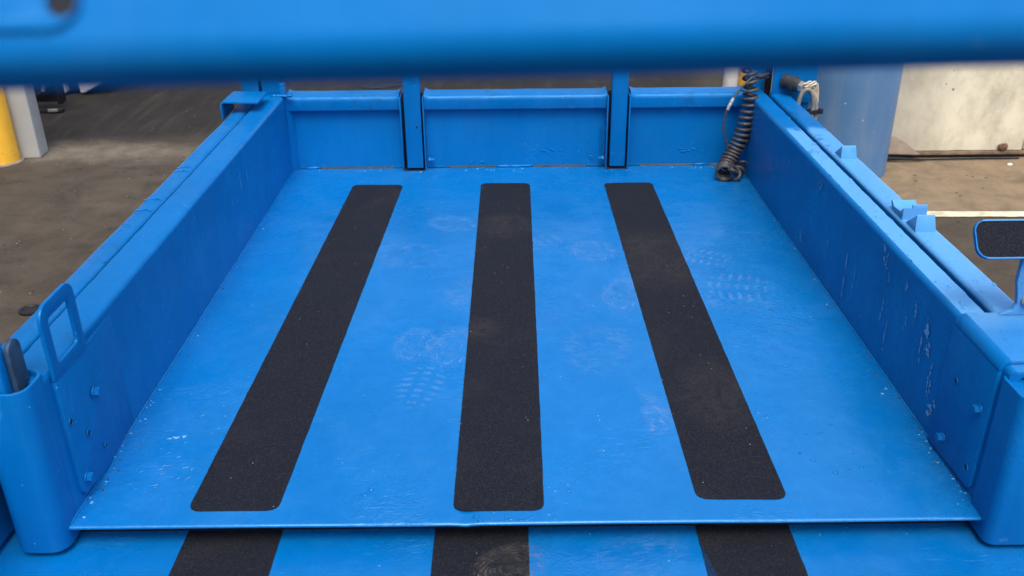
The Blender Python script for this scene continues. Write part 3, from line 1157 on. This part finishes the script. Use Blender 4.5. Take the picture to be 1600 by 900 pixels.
# front corner columns
def column(x0, x1, y0, y1, z0, z1, r, t, corners):
    bm = BM()
    o = rrect(x0, x1, y0, y1, r, 8)
    i_ = rrect(x0 + t, x1 - t, y0 + t, y1 - t, r - t, 8)
    ring_prism(bm, o, i_, z0, z1)
    fix(bm)
    es = [e for e in bm.edges if len(e.link_faces) == 2 and e.calc_face_angle(0) > R(60)]
    bmesh.ops.bevel(bm, geom=es, offset=0.0015, segments=3, profile=0.5, affect='EDGES')
    return obj('corner_column', fix(bm), M['wall'], T, 40)


cl = column(-0.804, -0.719, 1.160, 1.238, 0.466, 0.766, 0.027, 0.0055, None)
cr = column(0.758, 0.91, 1.156, 1.234, 0.466, 0.742, 0.018, 0.0055, None)
bm = BM()
streaks(bm, [(0.770, 0.56, 0.0, -0.04, 0.010)], ('x', 0))
for v in bm.verts:
    v.co = Vector((0.772 + (v.co.y - 0.770), 1.1635 - (v.co.y - 0.770) * 0.55 - 0.001, v.co.z))
merge(cr, bm, M['chip'])
# weld web joining flange and column on the left
bm = BM()
prism(bm, [(1.205, ZT - 0.07), (1.25, ZT - 0.07), (1.26, ZT - 0.004), (1.238, ZT - 0.010), (1.222, ZT - 0.028)], -0.775, X0 - 0.001, 'x')
fix(bm)
bevel_sharp(bm, 0.004, 3, 30)
for k in range(8):
    blob(bm, (-0.775 + 0.007 * k, 1.236, ZT - 0.012), 0.006, 0.006, 0.004)
obj('weld_gusset', fix(bm), M['wall'], cl, 60)
# inner post and its stop plate standing in the left column
bm = BM()
box(bm, -0.797, -0.748, 1.168, 1.194, 0.55, 0.90, 0.006, 3)
obj('inner_post', fix(bm), M['wall'], cl, 40)
bm = BM()
sp = rrect(1.186, 1.222, 0.70, 0.835, 0.018, 6, (0, 0, 1, 1))
prism(bm, sp, -0.747, -0.739, 'x')
fix(bm)
bevel_sharp(bm, 0.001, 2, 50)
obj('stop_plate', fix(bm), simple('dusty_latch_steel', (0.022, 0.055, 0.10), 0.6, var=0.4, scale=60), cl, 40)
# lid plate lying in the right column
bm = BM()
box(bm, 0.766, 0.90, 1.163, 1.227, 0.726, 0.738, 0.003, 2)
obj('column_cap', fix(bm), M['wall'], cr, 40)

# foot pad on its stalk at the right
bm = BM()
rot = Matrix.Rotation(R(-38), 3, 'X')
def pad(mb, x0, x1, h, r, t0, t1):
    o = rrect(x0, x1, -h / 2, h / 2, r, 8)
    vs = prism(mb, o, t0, t1, 'z')
    return vs
cen = Vector((0.0, 1.392, 0.900))
def place(vs):
    for v in vs:
        q = Matrix.Rotation(R(52), 3, 'X') @ v.co
        v.co = q + cen
place(pad(bm, 0.758, 0.905, 0.066, 0.020, -0.005, 0.0))
fix(bm)
bevel_sharp(bm, 0.0012, 2, 50)
# raised rim
o = by = None
vs = ring_prism(bm, rrect(0.758, 0.905, -0.033, 0.033, 0.020, 8), rrect(0.7602, 0.9028, -0.0308, 0.0308, 0.018, 8), 0.0, 0.003)
place(vs)
pd = obj('foot_pad', fix(bm), M['wall'], T, 40)
bm = BM()
place(prism(bm, rrect(0.7607, 0.9023, -0.0303, 0.0303, 0.0175, 8), -0.001, 0.0018))
obj('grip_pad', fix(bm), M['grip'], pd)
bm = BM()
_ = [(0.834, 0.87), (0.86, 0.87), (0.875, 0.80), (0.90, 0.764), (0.846, 0.764), (0.846, 0.775), (0.842, 0.80), (0.836, 0.83)]
prism(bm, [(0.841, 0.885), (0.841, 0.825), (0.846, 0.805), (0.850, 0.785), (0.844, 0.772), (0.826, 0.764), (0.94, 0.764), (0.913, 0.79), (0.888, 0.82), (0.880, 0.885)][::-1], 1.384, 1.394, 'y')
fix(bm)
bevel_sharp(bm, 0.0015, 2, 30)
obj('pad_stalk', fix(bm), M['wall'], pd, 40)
bm = BM()
for (r0, ya, yb) in ((0.0085, 1.384, 1.379), (0.0055, 1.379, 1.374)):
    pts = [(0.8625 + r0 * math.cos(2 * PI * k / 16), 0.792 + r0 * math.sin(2 * PI * k / 16)) for k in range(16)]
    prism(bm, pts, ya, yb, 'y')
obj('stalk_bolt', fix(bm), M['steel'], pd, 40)

# headboard at the far end: panel, rolled top rail, posts in slots
HB = Y1 + 0.019
secs = [(X0 + 0.002, -0.3545), (-0.2745, 0.315), (0.3925, X1 - 0.002)]
bm = BM()
for a, b in secs:
    n = 24
    for i in range(n):
        xa, xb = a + (b - a) * i / n, a + (b - a) * (i + 1) / n
        f = lambda x, z: HB + 0.0015 * noise.noise(Vector((x * 3, z * 4, 2)))
        for (za, zb) in ((0.5045, 0.57), (0.57, 0.64), (0.64, 0.712)):
            q = [bm.verts.new((x, f(x, z), z)) for x, z in ((xa, za), (xb, za), (xb, zb), (xa, zb))]
            bm.faces.new(q)
bmesh.ops.remove_doubles(bm, verts=bm.verts[:], dist=0.0001)
g = bmesh.ops.extrude_face_region(bm, geom=bm.faces[:])
for e in g['geom']:
    if isinstance(e, bmesh.types.BMVert): e.co.y += 0.005
hb = obj('headboard_panel', fix(bm), M['wall'], T, 40)
bm = BM()
for a, b in secs:
    # sill bead under the panel, broken so that light shows through
    L = b - a
    box(bm, a, a + L * 0.12, HB - 0.002, HB + 0.006, ZD - 0.001, 0.505, 0.001)
    box(bm, b - L * 0.10, b, HB - 0.002, HB + 0.006, ZD - 0.001, 0.505, 0.001)
random.seed(8)
for cx in (-0.02, 0.02, 0.05, -0.66, 0.64):
    blob(bm, (cx, HB - 0.004, 0.503), 0.028, 0.006, 0.005)
for (cx, cz, n, sx_, sz_) in ((-0.10, 0.515, 8, 0.02, 0.006), (0.11, 0.55, 8, 0.03, 0.004), (0.27, 0.53, 9, 0.01, 0.015), (0.58, 0.555, 16, 0.025, 0.007)):
    for _ in range(n):
        s = random.uniform(0.0015, 0.004)
        blob(bm, (random.gauss(cx, sx_), HB - 0.0005, random.gauss(cz, sz_)), s * 1.4, s * 0.5, s)
for f in bm.faces: f.smooth = len(f.verts) == 3
merge(hb, bm, M['wall'])
bm = BM()
box(bm, X0, X1, HB + 0.010, HB + 0.035, 0.40, 0.495)
obj('sill_channel', fix(bm), M['steel'], T)

for a, b in secs:
    bm = BM()
    n = 40
    prof = [(HB + 0.004, 0.703), (Y1 - 0.005, 0.703), (Y1 - 0.006, 0.706), (Y1 - 0.006, 0.733)]
    for i in range(7):
        an = R(180 - 90 * i / 6)
        prof.append((Y1 - 0.006 + 0.016 + 0.016 * math.cos(an), 0.733 + 0.016 * math.sin(an)))
    prof += [(HB + 0.040, 0.752), (HB + 0.044, 0.747), (HB + 0.044, 0.703)]
    rws = []
    for j in range(n + 1):
        x = a + (b - a) * j / n
        e = min(x - a, b - x)
        flare = 0.007 * max(0, 1 - e / 0.016) ** 1.5
        rws.append([bm.verts.new((x, y, z + (flare if z > 0.72 else 0) + (0.0007 * noise.noise(Vector((x * 20, y * 20, 0))) if z > 0.71 else 0))) for y, z in prof])
    m = len(prof)
    for A, B in zip(rws, rws[1:]):
        for k in range(m):
            bm.faces.new((A[k], A[(k + 1) % m], B[(k + 1) % m], B[k]))
    bm.faces.new(rws[0])
    bm.faces.new(rws[-1][::-1])
    obj('top_rail', fix(bm), M['rail'], hb, 35)

def upright(x0, x1, yf, z0, z1, depth=0.04, name='upright_post'):
    bm = BM()
    box(bm, x0, x1, yf, yf + depth, z0, z1, 0.003, 3)
    return obj(name, fix(bm), M['wall'], T, 40)

for x0, x1 in ((-0.3395, -0.2855), (0.330, 0.3815)):
    u = upright(x0, x1, 2.944, 0.508, 1.34)
    # slot cheeks, and black sheets painting the shade in the slot
    bm = BM()
    box(bm, x0 - 0.0140, x0 - 0.0100, 2.938, HB + 0.04, ZD - 0.001, 0.745, 0.0008)
    box(bm, x1 + 0.0060, x1 + 0.0100, 2.938, HB + 0.04, ZD - 0.001, 0.745, 0.0008)
    obj('slot_cheek', fix(bm), M['wall'], hb, 40)
    bm = BM()
    box(bm, x0 - 0.0098, x1 + 0.0058, 2.990, 2.994, 0.40, 0.75)
    box(bm, x0 - 0.0097, x1 + 0.0057, 2.941, 2.988, ZD + 0.0005, ZD + 0.0015)
    obj('slot_shade', fix(bm), M['gap'], hb)
bm = BM()
n = 14
pts = [(-0.301 + 0.0032 * math.cos(2 * PI * k / n), 0.648 + 0.0036 * math.sin(2 * PI * k / n)) for k in range(n)]
prism(bm, pts, 2.9432, 2.9445, 'y')
obj('drilled_hole', fix(bm), M['gap'], hb)
# nuts beside the posts
for (x, s) in ((-0.262, 1), (0.306, -1)):
    bm = BM()
    for (r0, xa, xb, nn) in ((0.0090, x - s * 0.006, x, 6), (0.0055, x, x + s * 0.012, 12)):
        A = [bm.verts.new((xa, 2.958 + r0 * math.cos(2 * PI * k / nn), 0.533 + r0 * math.sin(2 * PI * k / nn))) for k in range(nn)]
        B = [bm.verts.new((xb, 2.958 + r0 * math.cos(2 * PI * k / nn), 0.533 + r0 * math.sin(2 * PI * k / nn))) for k in range(nn)]
        for k in range(nn):
            bm.faces.new((A[k], A[(k + 1) % nn], B[(k + 1) % nn], B[k]))
        bm.faces.new(A[::-1]); bm.faces.new(B)
    obj('post_bolt', fix(bm), M['wall'], hb, 30)
bm = BM()
tube(bm, [(0.302, 2.971, z / 1000) for z in range(560, 640, 6)], [0.0018 + 0.002 * abs(noise.noise(Vector((z, 0, 3.3)))) for z in range(14)], 8)
obj('weld_run', fix(bm), M['wall'], hb, 60)

# corner gusset strips
for sx, x in ((1, X0), (-1, X1)):
    bm = BM()
    p = [(x, 2.945), (x + sx * 0.018, HB), (x, HB)]
    prism(bm, p if sx < 0 else p[::-1], ZD, 0.755)
    obj('corner_gusset', fix(bm), M['wall'], hb, 30)

# frame uprights at the far corners and the beam across them
upright(-0.856, -0.800, 2.95, 0.70, 1.34)
upright(-0.791, -0.729, 2.95, 0.752, 1.34)
upright(0.772, 0.822, 2.965, 0.60, 1.34)
bm = BM()
box(bm, -0.86, 0.83, 2.95, 3.0, 1.34, 1.40, 0.004, 3)
obj('cross_beam', fix(bm), M['wall'], T, 40)
bm = BM()     # weld ledge on the inner left corner upright
box(bm, -0.735, -0.716, 2.945, 2.965, 0.752, 0.795, 0.003, 3)
for k in range(5):
    blob(bm, (-0.75 + 0.012 * k, 2.938, 0.757), 0.011, 0.008, 0.005)
obj('weld_ledge', fix(bm), M['rail'], T, 50)
bm = BM()
box(bm, -0.7992, -0.7918, 2.985, 2.99, 0.70, 1.33)
obj('slot_shade', fix(bm), M['gap'], T)  # black sheet standing for the shade between the corner uprights

# connector plate at the right far corner
bm = BM()
prism(bm, rrect(0.828, 0.966, 0.728, 0.93, 0.012, 6), 2.899, 2.905, 'y')
fix(bm)
bevel_sharp(bm, 0.001, 2, 50)
cp = obj('connector_plate', fix(bm), M['wall'], T, 40)
bm = BM()
box(bm, 0.84, 0.955, 2.9055, 2.95, 0.62, 0.92, 0.004, 2)
obj('plate_support', fix(bm), M['wall'], T, 40)
bm = BM()
box(bm, 0.820, 0.841, 2.956, 2.960, 0.70, 1.33)
obj('slot_shade', fix(bm), M['gap'], T)  # black strip painted as shade beside the connector plate

# foreground bar just in front of the lens
bar = None
bm = BM()
o = rrect(-0.010, 0.014, -0.035, 0.035, 0.0100, 10)
n = 40
rws = []
for j in range(n + 1):
    x = -0.95 + 1.9 * j / n
    rws.append([bm.verts.new((x, a, b)) for a, b in o])
for A, B in zip(rws, rws[1:]):
    for k in range(len(o)):
        bm.faces.new((A[k], A[(k + 1) % len(o)], B[(k + 1) % len(o)], B[k]))
bm.faces.new(rws[0]); bm.faces.new(rws[-1][::-1])
TILT = R(-32)
BC = Vector((0, 0.2797, 1.4699))
ROTB = Matrix.Rotation(R(-0.85), 3, 'Y') @ Matrix.Rotation(TILT, 3, 'X')
for v in bm.verts:
    v.co = ROTB @ v.co + BC
fb = obj('guard_bar', fix(bm), M['bar'], T, 40)
# pale mounting tab with a hole, welded to the face of the bar
bm = BM()
def arcs(cx, cz, r, n, a0=0):
    return [(cx + r * math.cos(a0 + 2 * PI * k / n), cz + r * math.sin(a0 + 2 * PI * k / n)) for k in range(n)]
o = rrect(-0.190, -0.1165, -0.0242, 0.026, 0.009, 10, (1, 1, 1, 1))
cy_, cz_ = -0.1215, -0.0165
oo = by_angle(o, 72)
ii = arcs(cy_, cz_, 0.0042, 72)
vs = ring_prism(bm, oo, ii, -0.0118, -0.0102, 'y')
fix(bm)
bevel_sharp(bm, 0.0007, 3, 50)
for v in bm.verts:
    v.co = ROTB @ v.co + BC
obj('mounting_tab', fix(bm), M['bar'], fb, 40)
bm = BM()
vs = prism(bm, arcs(cy_, cz_, 0.0040, 24), -0.0106, -0.0102, 'y')
for v in vs:
    v.co = ROTB @ v.co + BC
obj('tab_hole', fix(bm), M['gap'], fb)
for s in (-1, 1):
    bm = BM()
    box(bm, s * 0.95 - 0.03, s * 0.95 + 0.03, 0.26, 0.32, 0.455, 1.50, 0.006, 3)
    obj('guard_bar_post', fix(bm), M['bar'], T, 40)

# chassis below
bm = BM()
box(bm, X0 + 0.06, X1 - 0.06, 1.5, Y1 + 0.0, 0.30, 0.44, 0.006)
box(bm, -0.35, 0.35, 0.5, 1.5, 0.28, 0.42, 0.006)
obj('chassis_frame', fix(bm), M['wall'], T, 40)
for sx in (-1, 1):
    for y in (0.75, 2.55):
        bm = BM()
        pts = [(y + 0.17 * math.cos(2 * PI * k / 40), 0.172 + 0.17 * math.sin(2 * PI * k / 40)) for k in range(40)]
        x = 0.02 + sx * 0.60
        prism(bm, pts, x - 0.05, x + 0.05, 'x')
        fix(bm)
        bevel_sharp(bm, 0.012, 3, 50)
        wh = obj('wheel', fix(bm), M['rubber'], T, 40)
        bm = BM()
        pts = [(y + 0.09 * math.cos(2 * PI * k / 30), 0.172 + 0.09 * math.sin(2 * PI * k / 30)) for k in range(30)]
        prism(bm, pts, x - 0.052, x + 0.052, 'x')
        obj('rim', fix(bm), M['grey_paint'], wh, 40)

# ---------------------------------------------------------------- coiled cable hanging in the far right corner
K = empty('coiled_cable', (0.70, 2.86, 0.5))
tag(K, 'dark coiled electric cable hanging into the far right corner of the blue bed', 'cable')
def helix(axis, turns, rad, n_per=22, ph=0.0, tight=None):
    """axis: list of points; turns: total number of turns; rad: function of t"""
    P = axis
    T_ = [(P[min(i + 1, len(P) - 1)] - P[max(i - 1, 0)]).normalized() for i in range(len(P))]
    nrm = Vector((0, -1, 0))
    F = []
    for i in range(len(P)):
        nrm = (nrm - T_[i] * nrm.dot(T_[i])).normalized()
        F.append((nrm.copy(), T_[i].cross(nrm)))
    out = []
    N = int(turns * n_per)
    for i in range(N + 1):
        t = i / N
        s = (tight(t) if tight else t) * (len(P) - 1)
        j = min(int(s), len(P) - 2)
        f = s - j
        c = P[j].lerp(P[j + 1], f)
        a, b = F[j]
        a2, b2 = F[j + 1]
        a, b = a.lerp(a2, f).normalized(), b.lerp(b2, f).normalized()
        th = 2 * PI * turns * t + ph
        r = rad(t)
        out.append(c + (a * math.cos(th) + b * math.sin(th)) * r)
    return out


ax = spline([(0.752, 2.905, 0.842), (0.758, 2.875, 0.760), (0.750, 2.868, 0.690), (0.738, 2.865, 0.625), (0.715, 2.86, 0.575),
             (0.690, 2.835, 0.540), (0.680, 2.800, 0.527)], 14)
hx = helix(ax, 22, lambda t: 0.0203 + 0.002 * min(1, t * 1.5) + 0.0025 * max(0, t - 0.8) * 5, tight=lambda t: 1 - (1 - t) ** 1.03)
ax2 = spline([hx[-1] + Vector((0.030, 0.006, 0.0)), (0.715, 2.815, 0.522), (0.735, 2.84, 0.527), (0.752, 2.87, 0.530), (0.750, 2.90, 0.545)], 12)
hx2 = helix(ax2, 3.4, lambda t: 0.0185, ph=0.6)
lead = spline([(0.822, 2.94, 0.812), (0.80, 2.905, 0.816), (0.775, 2.885, 0.818), (0.752, 2.888, 0.838), hx[0]], 8)
bm = BM()
allp = lead[:-1] + hx + spline([hx[-1], (hx[-1] + hx2[0]) / 2 + Vector((0, -0.004, 0.002)), hx2[0]], 4)[1:-1] + hx2
tube(bm, allp, 0.0054, 8)
obj('coil', fix(bm), M['dusty_rubber'], K, 70)
bm = BM()
tube(bm, spline([(0.79, 2.90, 0.822), (0.755, 2.875, 0.815), (0.715, 2.865, 0.775), (0.688, 2.85, 0.735), (0.675, 2.85, 0.690), (0.678, 2.85, 0.650),
                 (0.693, 2.855, 0.605), (0.702, 2.86, 0.570)], 10), 0.0036, 8)
obj('loose_cable', fix(bm), M['dusty_rubber'], K, 70)
bm = BM()
tube(bm, spline([(0.700, 2.857, 0.756), (0.688, 2.85, 0.736), (0.683, 2.85, 0.722)], 6), 0.0050, 10)
obj('cable_tape', fix(bm), M['tape'], K, 70)
bm = BM()
tube(bm, spline([(0.822, 2.935, 0.802), (0.79, 2.90, 0.810), (0.765, 2.885, 0.800), (0.750, 2.88, 0.780)], 8), 0.0046, 8)
obj('cable_lead', fix(bm), M['dusty_rubber'], K, 70)

# ---------------------------------------------------------------- plug and grey cables on the connector plate
Q = empty('cable_plug', (0.87, 2.899, 0.80))
tag(Q, 'black cable plug with zinc nut and looped grey cables in a black tie', 'plug')
A0 = Vector((0.866, 2.899, 0.799))
dr = Vector((0.62, -0.76, -0.10)).normalized()
def along(d): return A0 + dr * d
bm = BM()
prof = [(0.0, 0.024), (0.006, 0.024), (0.007, 0.021), (0.020, 0.021), (0.021, 0.024), (0.034, 0.024), (0.036, 0.020), (0.050, 0.019), (0.052, 0.017)]
tube(bm, [along(a * 1.15) for a, _ in prof], [r * 1.0 for _, r in prof], 26)
obj('plug_body', fix(bm), M['rubber'], Q, 30)
bm = BM()
tube(bm, [along(0.059), along(0.060), along(0.070), along(0.072)], [0.016, 0.018, 0.018, 0.014], 6)
obj('gland_nut', fix(bm), M['nut'], Q, 20)
e = along(0.070)
for i, (dx, dz, rr0) in enumerate(((0.0, 0.0, 0.0032), (0.008, 0.007, 0.0032), (-0.007, 0.008, 0.0030), (0.003, -0.008, 0.0032), (0.013, 0.001, 0.0030))):
    bm = BM()
    s = e + Vector((dx, 0, dz))
    tube(bm, spline([s - dr * 0.01, s + dr * 0.010 + Vector((0, 0, 0.004)), (0.938 + dx, 2.845, 0.800 + dz), (0.948 + dx * 0.8, 2.848, 0.775),
                     (0.953 + dx * 0.7, 2.85, 0.745)], 8), rr0, 8)
    obj('inner_wire', fix(bm), M['cream_wire'], Q, 70)
for pts, rad in (([(0.915, 2.84, 0.690), (0.900, 2.84, 0.735), (0.905, 2.838, 0.772), (0.922, 2.836, 0.787), (0.938, 2.838, 0.770), (0.946, 2.842, 0.735), (0.947, 2.845, 0.685)], 0.0065),
                 ([(0.930, 2.85, 0.780), (0.947, 2.848, 0.765), (0.958, 2.846, 0.735), (0.960, 2.846, 0.685)], 0.0062)):
    bm = BM()
    tube(bm, spline(pts, 10), rad, 10)
    obj('sheathed_cable', fix(bm), M['grey_cable'], Q, 70)
bm = BM()
box(bm, 0.900, 0.968, 2.836, 2.8385, 0.706, 0.719, 0.0008, 2, Matrix.Rotation(R(-6), 3, 'Y'), Vector((0.93, 2.84, 0.713)))
box(bm, 0.900, 0.968, 2.8535, 2.856, 0.706, 0.719, 0.0008, 2, Matrix.Rotation(R(-6), 3, 'Y'), Vector((0.93, 2.84, 0.713)))
box(bm, 0.966, 0.978, 2.832, 2.848, 0.710, 0.725, 0.001, 2)
obj('cable_tie', fix(bm), M['gap'], Q, 40)

# ---------------------------------------------------------------- background things
# yellow bollard at the left
t_ = empty('bollard', (-2.625, 4.62, 0))
tag(t_, 'scuffed yellow bollard standing left in front of the grey column', 'bollard')
bm = BM()
lathe(bm, -2.625, 4.62, [(0.086, 0.0), (0.086, 0.80), (0.080, 0.85), (0.055, 0.885), (0.02, 0.90)], 48)
obj('post', fix(bm), M['yellow'], t_, 40)
bm = BM()
lathe(bm, -2.625, 4.62, [(0.102, 0.002), (0.100, 0.006), (0.087, 0.010)], 48)
obj('base_collar', fix(bm), simple('pale_mortar', (0.20, 0.175, 0.14), 0.85, var=0.3, scale=30), t_, 40)

# grey steel column
t_ = empty('steel_column', (-2.58, 4.80, 0))
tag(t_, 'square grey painted steel column behind the left yellow bollard', 'column')
bm = BM()
box(bm, -2.455 - 0.24, -2.455, 4.68, 4.68 + 0.12, 0.0, 3.2, 0.007, 3, Matrix.Rotation(R(5), 3, 'Z'), Vector((-2.455, 4.68, 0)))
obj('shaft', fix(bm), M['grey_paint'], t_, 40)

# parked machine at the far left: black foot frame with white body panels
t_ = empty('parked_truck', (-3.0, 5.9, 0))
tag(t_, 'parked truck with black step frame and white panels beyond the grey column', 'truck')
bm = BM()
box(bm, -2.99, -2.72, 5.56, 5.60, 0.0, 0.022, 0.003)
box(bm, -2.99, -2.965, 5.56, 5.60, 0.0, 0.34, 0.003)
box(bm, -2.735, -2.71, 5.56, 5.60, 0.055, 0.34, 0.003)
box(bm, -2.99, -2.71, 5.60, 5.63, 0.06, 0.32, 0.003)
tube(bm, [(-2.97, 5.57, 0.03), (-2.73, 5.57, 0.19)], 0.012, 8)
obj('step_frame', fix(bm), M['dark_steel'], t_, 40)
bm = BM()
box(bm, -2.80, -2.74, 5.545, 5.557, 0.012, 0.03, 0.002)
obj('bright_fitting', fix(bm), M['nut'], t_, 40)
bm = BM()
tube(bm, [(-2.80, 5.55, 0.14), (-2.79, 5.55, 0.18)], 0.012, 8)
obj('bright_fitting', fix(bm), M['nut'], t_, 40)
bm = BM()
prism(bm, [(-2.93, 0.03), (-2.885, 0.01), (-2.87, 0.04), (-2.90, 0.60), (-2.97, 0.60)], 5.98, 6.2, 'y')
fix(bm); bevel_sharp(bm, 0.01, 3, 30)
obj('body_panel', fix(bm), M['white_paint'], t_, 40)
bm = BM()
prism(bm, [(-2.79, 0.012), (-2.76, 0.015), (-2.60, 0.10), (-2.56, 0.16), (-2.55, 0.62), (-2.82, 0.62)], 6.0, 6.5, 'y')
fix(bm); bevel_sharp(bm, 0.01, 3, 30)
obj('body_panel', fix(bm), M['white_paint'], t_, 40)
bm = BM()
prism(bm, [(-2.885, 0.03), (-2.80, 0.03), (-2.80, 0.6), (-2.90, 0.6)], 6.03, 6.4, 'y')
obj('wheel_housing', fix(bm), M['dark_steel'], t_, 40)
bm = BM()
box(bm, -4.3, -2.50, 5.95, 7.9, 0.61, 1.5, 0.05, 4)
obj('cab', fix(bm), M['white_paint'], t_, 40)

# small drain cover on the slab at the left
bm = BM()
lathe(bm, -1.70, 2.925, [(0.040, 0.002), (0.040, 0.008), (0.030, 0.009), (0.028, 0.006), (0.01, 0.006)], 24)
tag(obj('drain_cover', fix(bm), M['dark_steel'], None, 40), 'small round dark drain cover in the concrete left of the blue side rail', 'drain cover')

# oil stain beyond the headboard
bm = BM()
random.seed(4)
for (cx, cy, rx, ry, zz) in ((-0.88, 6.13, 0.10, 0.035, 0.003), (-0.75, 6.18, 0.12, 0.03, 0.0035), (-0.98, 6.16, 0.05, 0.02, 0.004)):
    n = 36
    vs = []
    for k in range(n):
        a = 2 * PI * k / n
        d = 1 + 0.5 * noise.noise(Vector((math.cos(a) * 1.6 + cx * 9, math.sin(a) * 1.6, 1)))
        vs.append(bm.verts.new((cx + rx * d * math.cos(a), cy + ry * d * math.sin(a), zz)))
    bm.faces.new(vs)
tag(obj('oil_stain', bm, simple('spilt_oil', (0.008, 0.008, 0.009), 0.35)), kind='structure')

# white pipe and yellow bollard straight beyond the far right corner
t_ = empty('drain_pipe', (1.39, 5.93, 0))
tag(t_, 'pale vertical pipe left of the far yellow bollard behind the coiled cable', 'pipe')
bm = BM()
lathe(bm, 1.420, 5.93, [(0.045, 0), (0.045, 2.2)], 24)
obj('pipe', fix(bm), M['white_paint'], t_, 40)
bm = BM()
box(bm, 1.462, 1.482, 5.96, 6.01, 0, 2.2, 0.004)
obj('grey_strut', fix(bm), M['grey_paint'], t_, 40)
bm = BM()
lathe(bm, 1.575, 6.12, [(0.085, 0), (0.085, 0.85), (0.06, 0.90), (0.02, 0.91)], 32)
tag(obj('bollard', fix(bm), M['yellow'], None, 40), 'narrow glimpse of a yellow bollard behind the coiled cable', 'bollard')

# blue-grey round column at the right
t_ = empty('round_column', (1.60, 4.33, 0))
tag(t_, 'thick round blue-grey column beyond the right side rail', 'column')
bm = BM()
lathe(bm, 1.615, 4.40, [(0.235, 0), (0.235, 2.6)], 64)
obj('shaft', fix(bm), M['tank'], t_, 40)

# cream steel barrier panel
t_ = empty('barrier_wall', (2.3, 4.55, 0))
tag(t_, 'stained cream panel wall with rusty foot behind the round column', 'wall')
bm = BM()
def panel(x0, x1, y, z0, z1):
    n, m = 40, 10
    g_ = [[bm.verts.new((x0 + (x1 - x0) * i / n, y + 0.008 * noise.noise(Vector((i * 0.35 + x0, j * 0.6, 0))), z0 + (z1 - z0) * j / m)) for i in range(n + 1)] for j in range(m + 1)]
    for j in range(m):
        for i in range(n):
            bm.faces.new((g_[j][i], g_[j][i + 1], g_[j + 1][i + 1], g_[j + 1][i]))
panel(1.50, 2.600, 4.535, 0.040, 1.3)
box(bm, 1.50, 2.600, 4.546, 4.66, 0.042, 1.3)
obj('panel', fix(bm), M['cream'], t_, 40)
bm = BM()
panel(2.615, 4.6, 4.545, 0.040, 1.3)
box(bm, 2.615, 4.6, 4.556, 4.66, 0.042, 1.3)
obj('panel', fix(bm), M['cream'], t_, 40)
bm = BM()
box(bm, 1.50, 4.6, 4.540, 4.65, 0.0, 0.0395)
obj('dark_footing', fix(bm), M['dark_steel'], t_)
bm = BM()
box(bm, 1.5, 4.6, 4.528, 4.539, 0.018, 0.036, 0.002)
obj('rusty_sill', fix(bm), simple('rusty_sill_steel', (0.22, 0.15, 0.09), 0.85, var=0.5, scale=14, bump=0.5), t_, 40)
bm = BM()
blob(bm, (2.50, 4.525, 0.058), 0.026, 0.010, 0.020)
obj('rust_lump', fix(bm), simple('rust', (0.13, 0.075, 0.04), 0.9, var=0.5, scale=60), t_, 60)
bm = BM()     # folded brown flap leaning at the panel's left foot
q = [(1.90, 4.505, 0.034), (2.07, 4.490, 0.034), (2.00, 4.522, 0.085), (1.945, 4.528, 0.118), (1.90, 4.528, 0.112)]
f = [bm.verts.new(p) for p in q]
b = [bm.verts.new((p[0], p[1] + 0.004, p[2])) for p in q]
bm.faces.new(f); bm.faces.new(b[::-1])
for i in range(5):
    bm.faces.new((f[i], b[i], b[(i + 1) % 5], f[(i + 1) % 5]))
obj('torn_flap', fix(bm), simple('brown_flap', (0.24, 0.185, 0.13), 0.8, var=0.2), t_, 30)
bm = BM()
tube(bm, spline([(1.86, 4.50, 0.012), (1.95, 4.475, 0.018), (2.05, 4.47, 0.014), (2.12, 4.49, 0.008), (2.35, 4.50, 0.007), (2.58, 4.50, 0.007)], 10), [0.012 - 0.008 * min(1, i / 30) for i in range(51)], 8)
tag(obj('loose_hose', fix(bm), M['gap'], None, 60), 'thin black hose lying along the foot of the cream wall', 'hose')
bm = BM()
blob(bm, (2.485, 4.40, 0.006), 0.013, 0.010, 0.009)
tag(obj('pebble', fix(bm), M['white_paint'], None, 60), 'small white pebble before the right end of the cream wall', 'pebble')
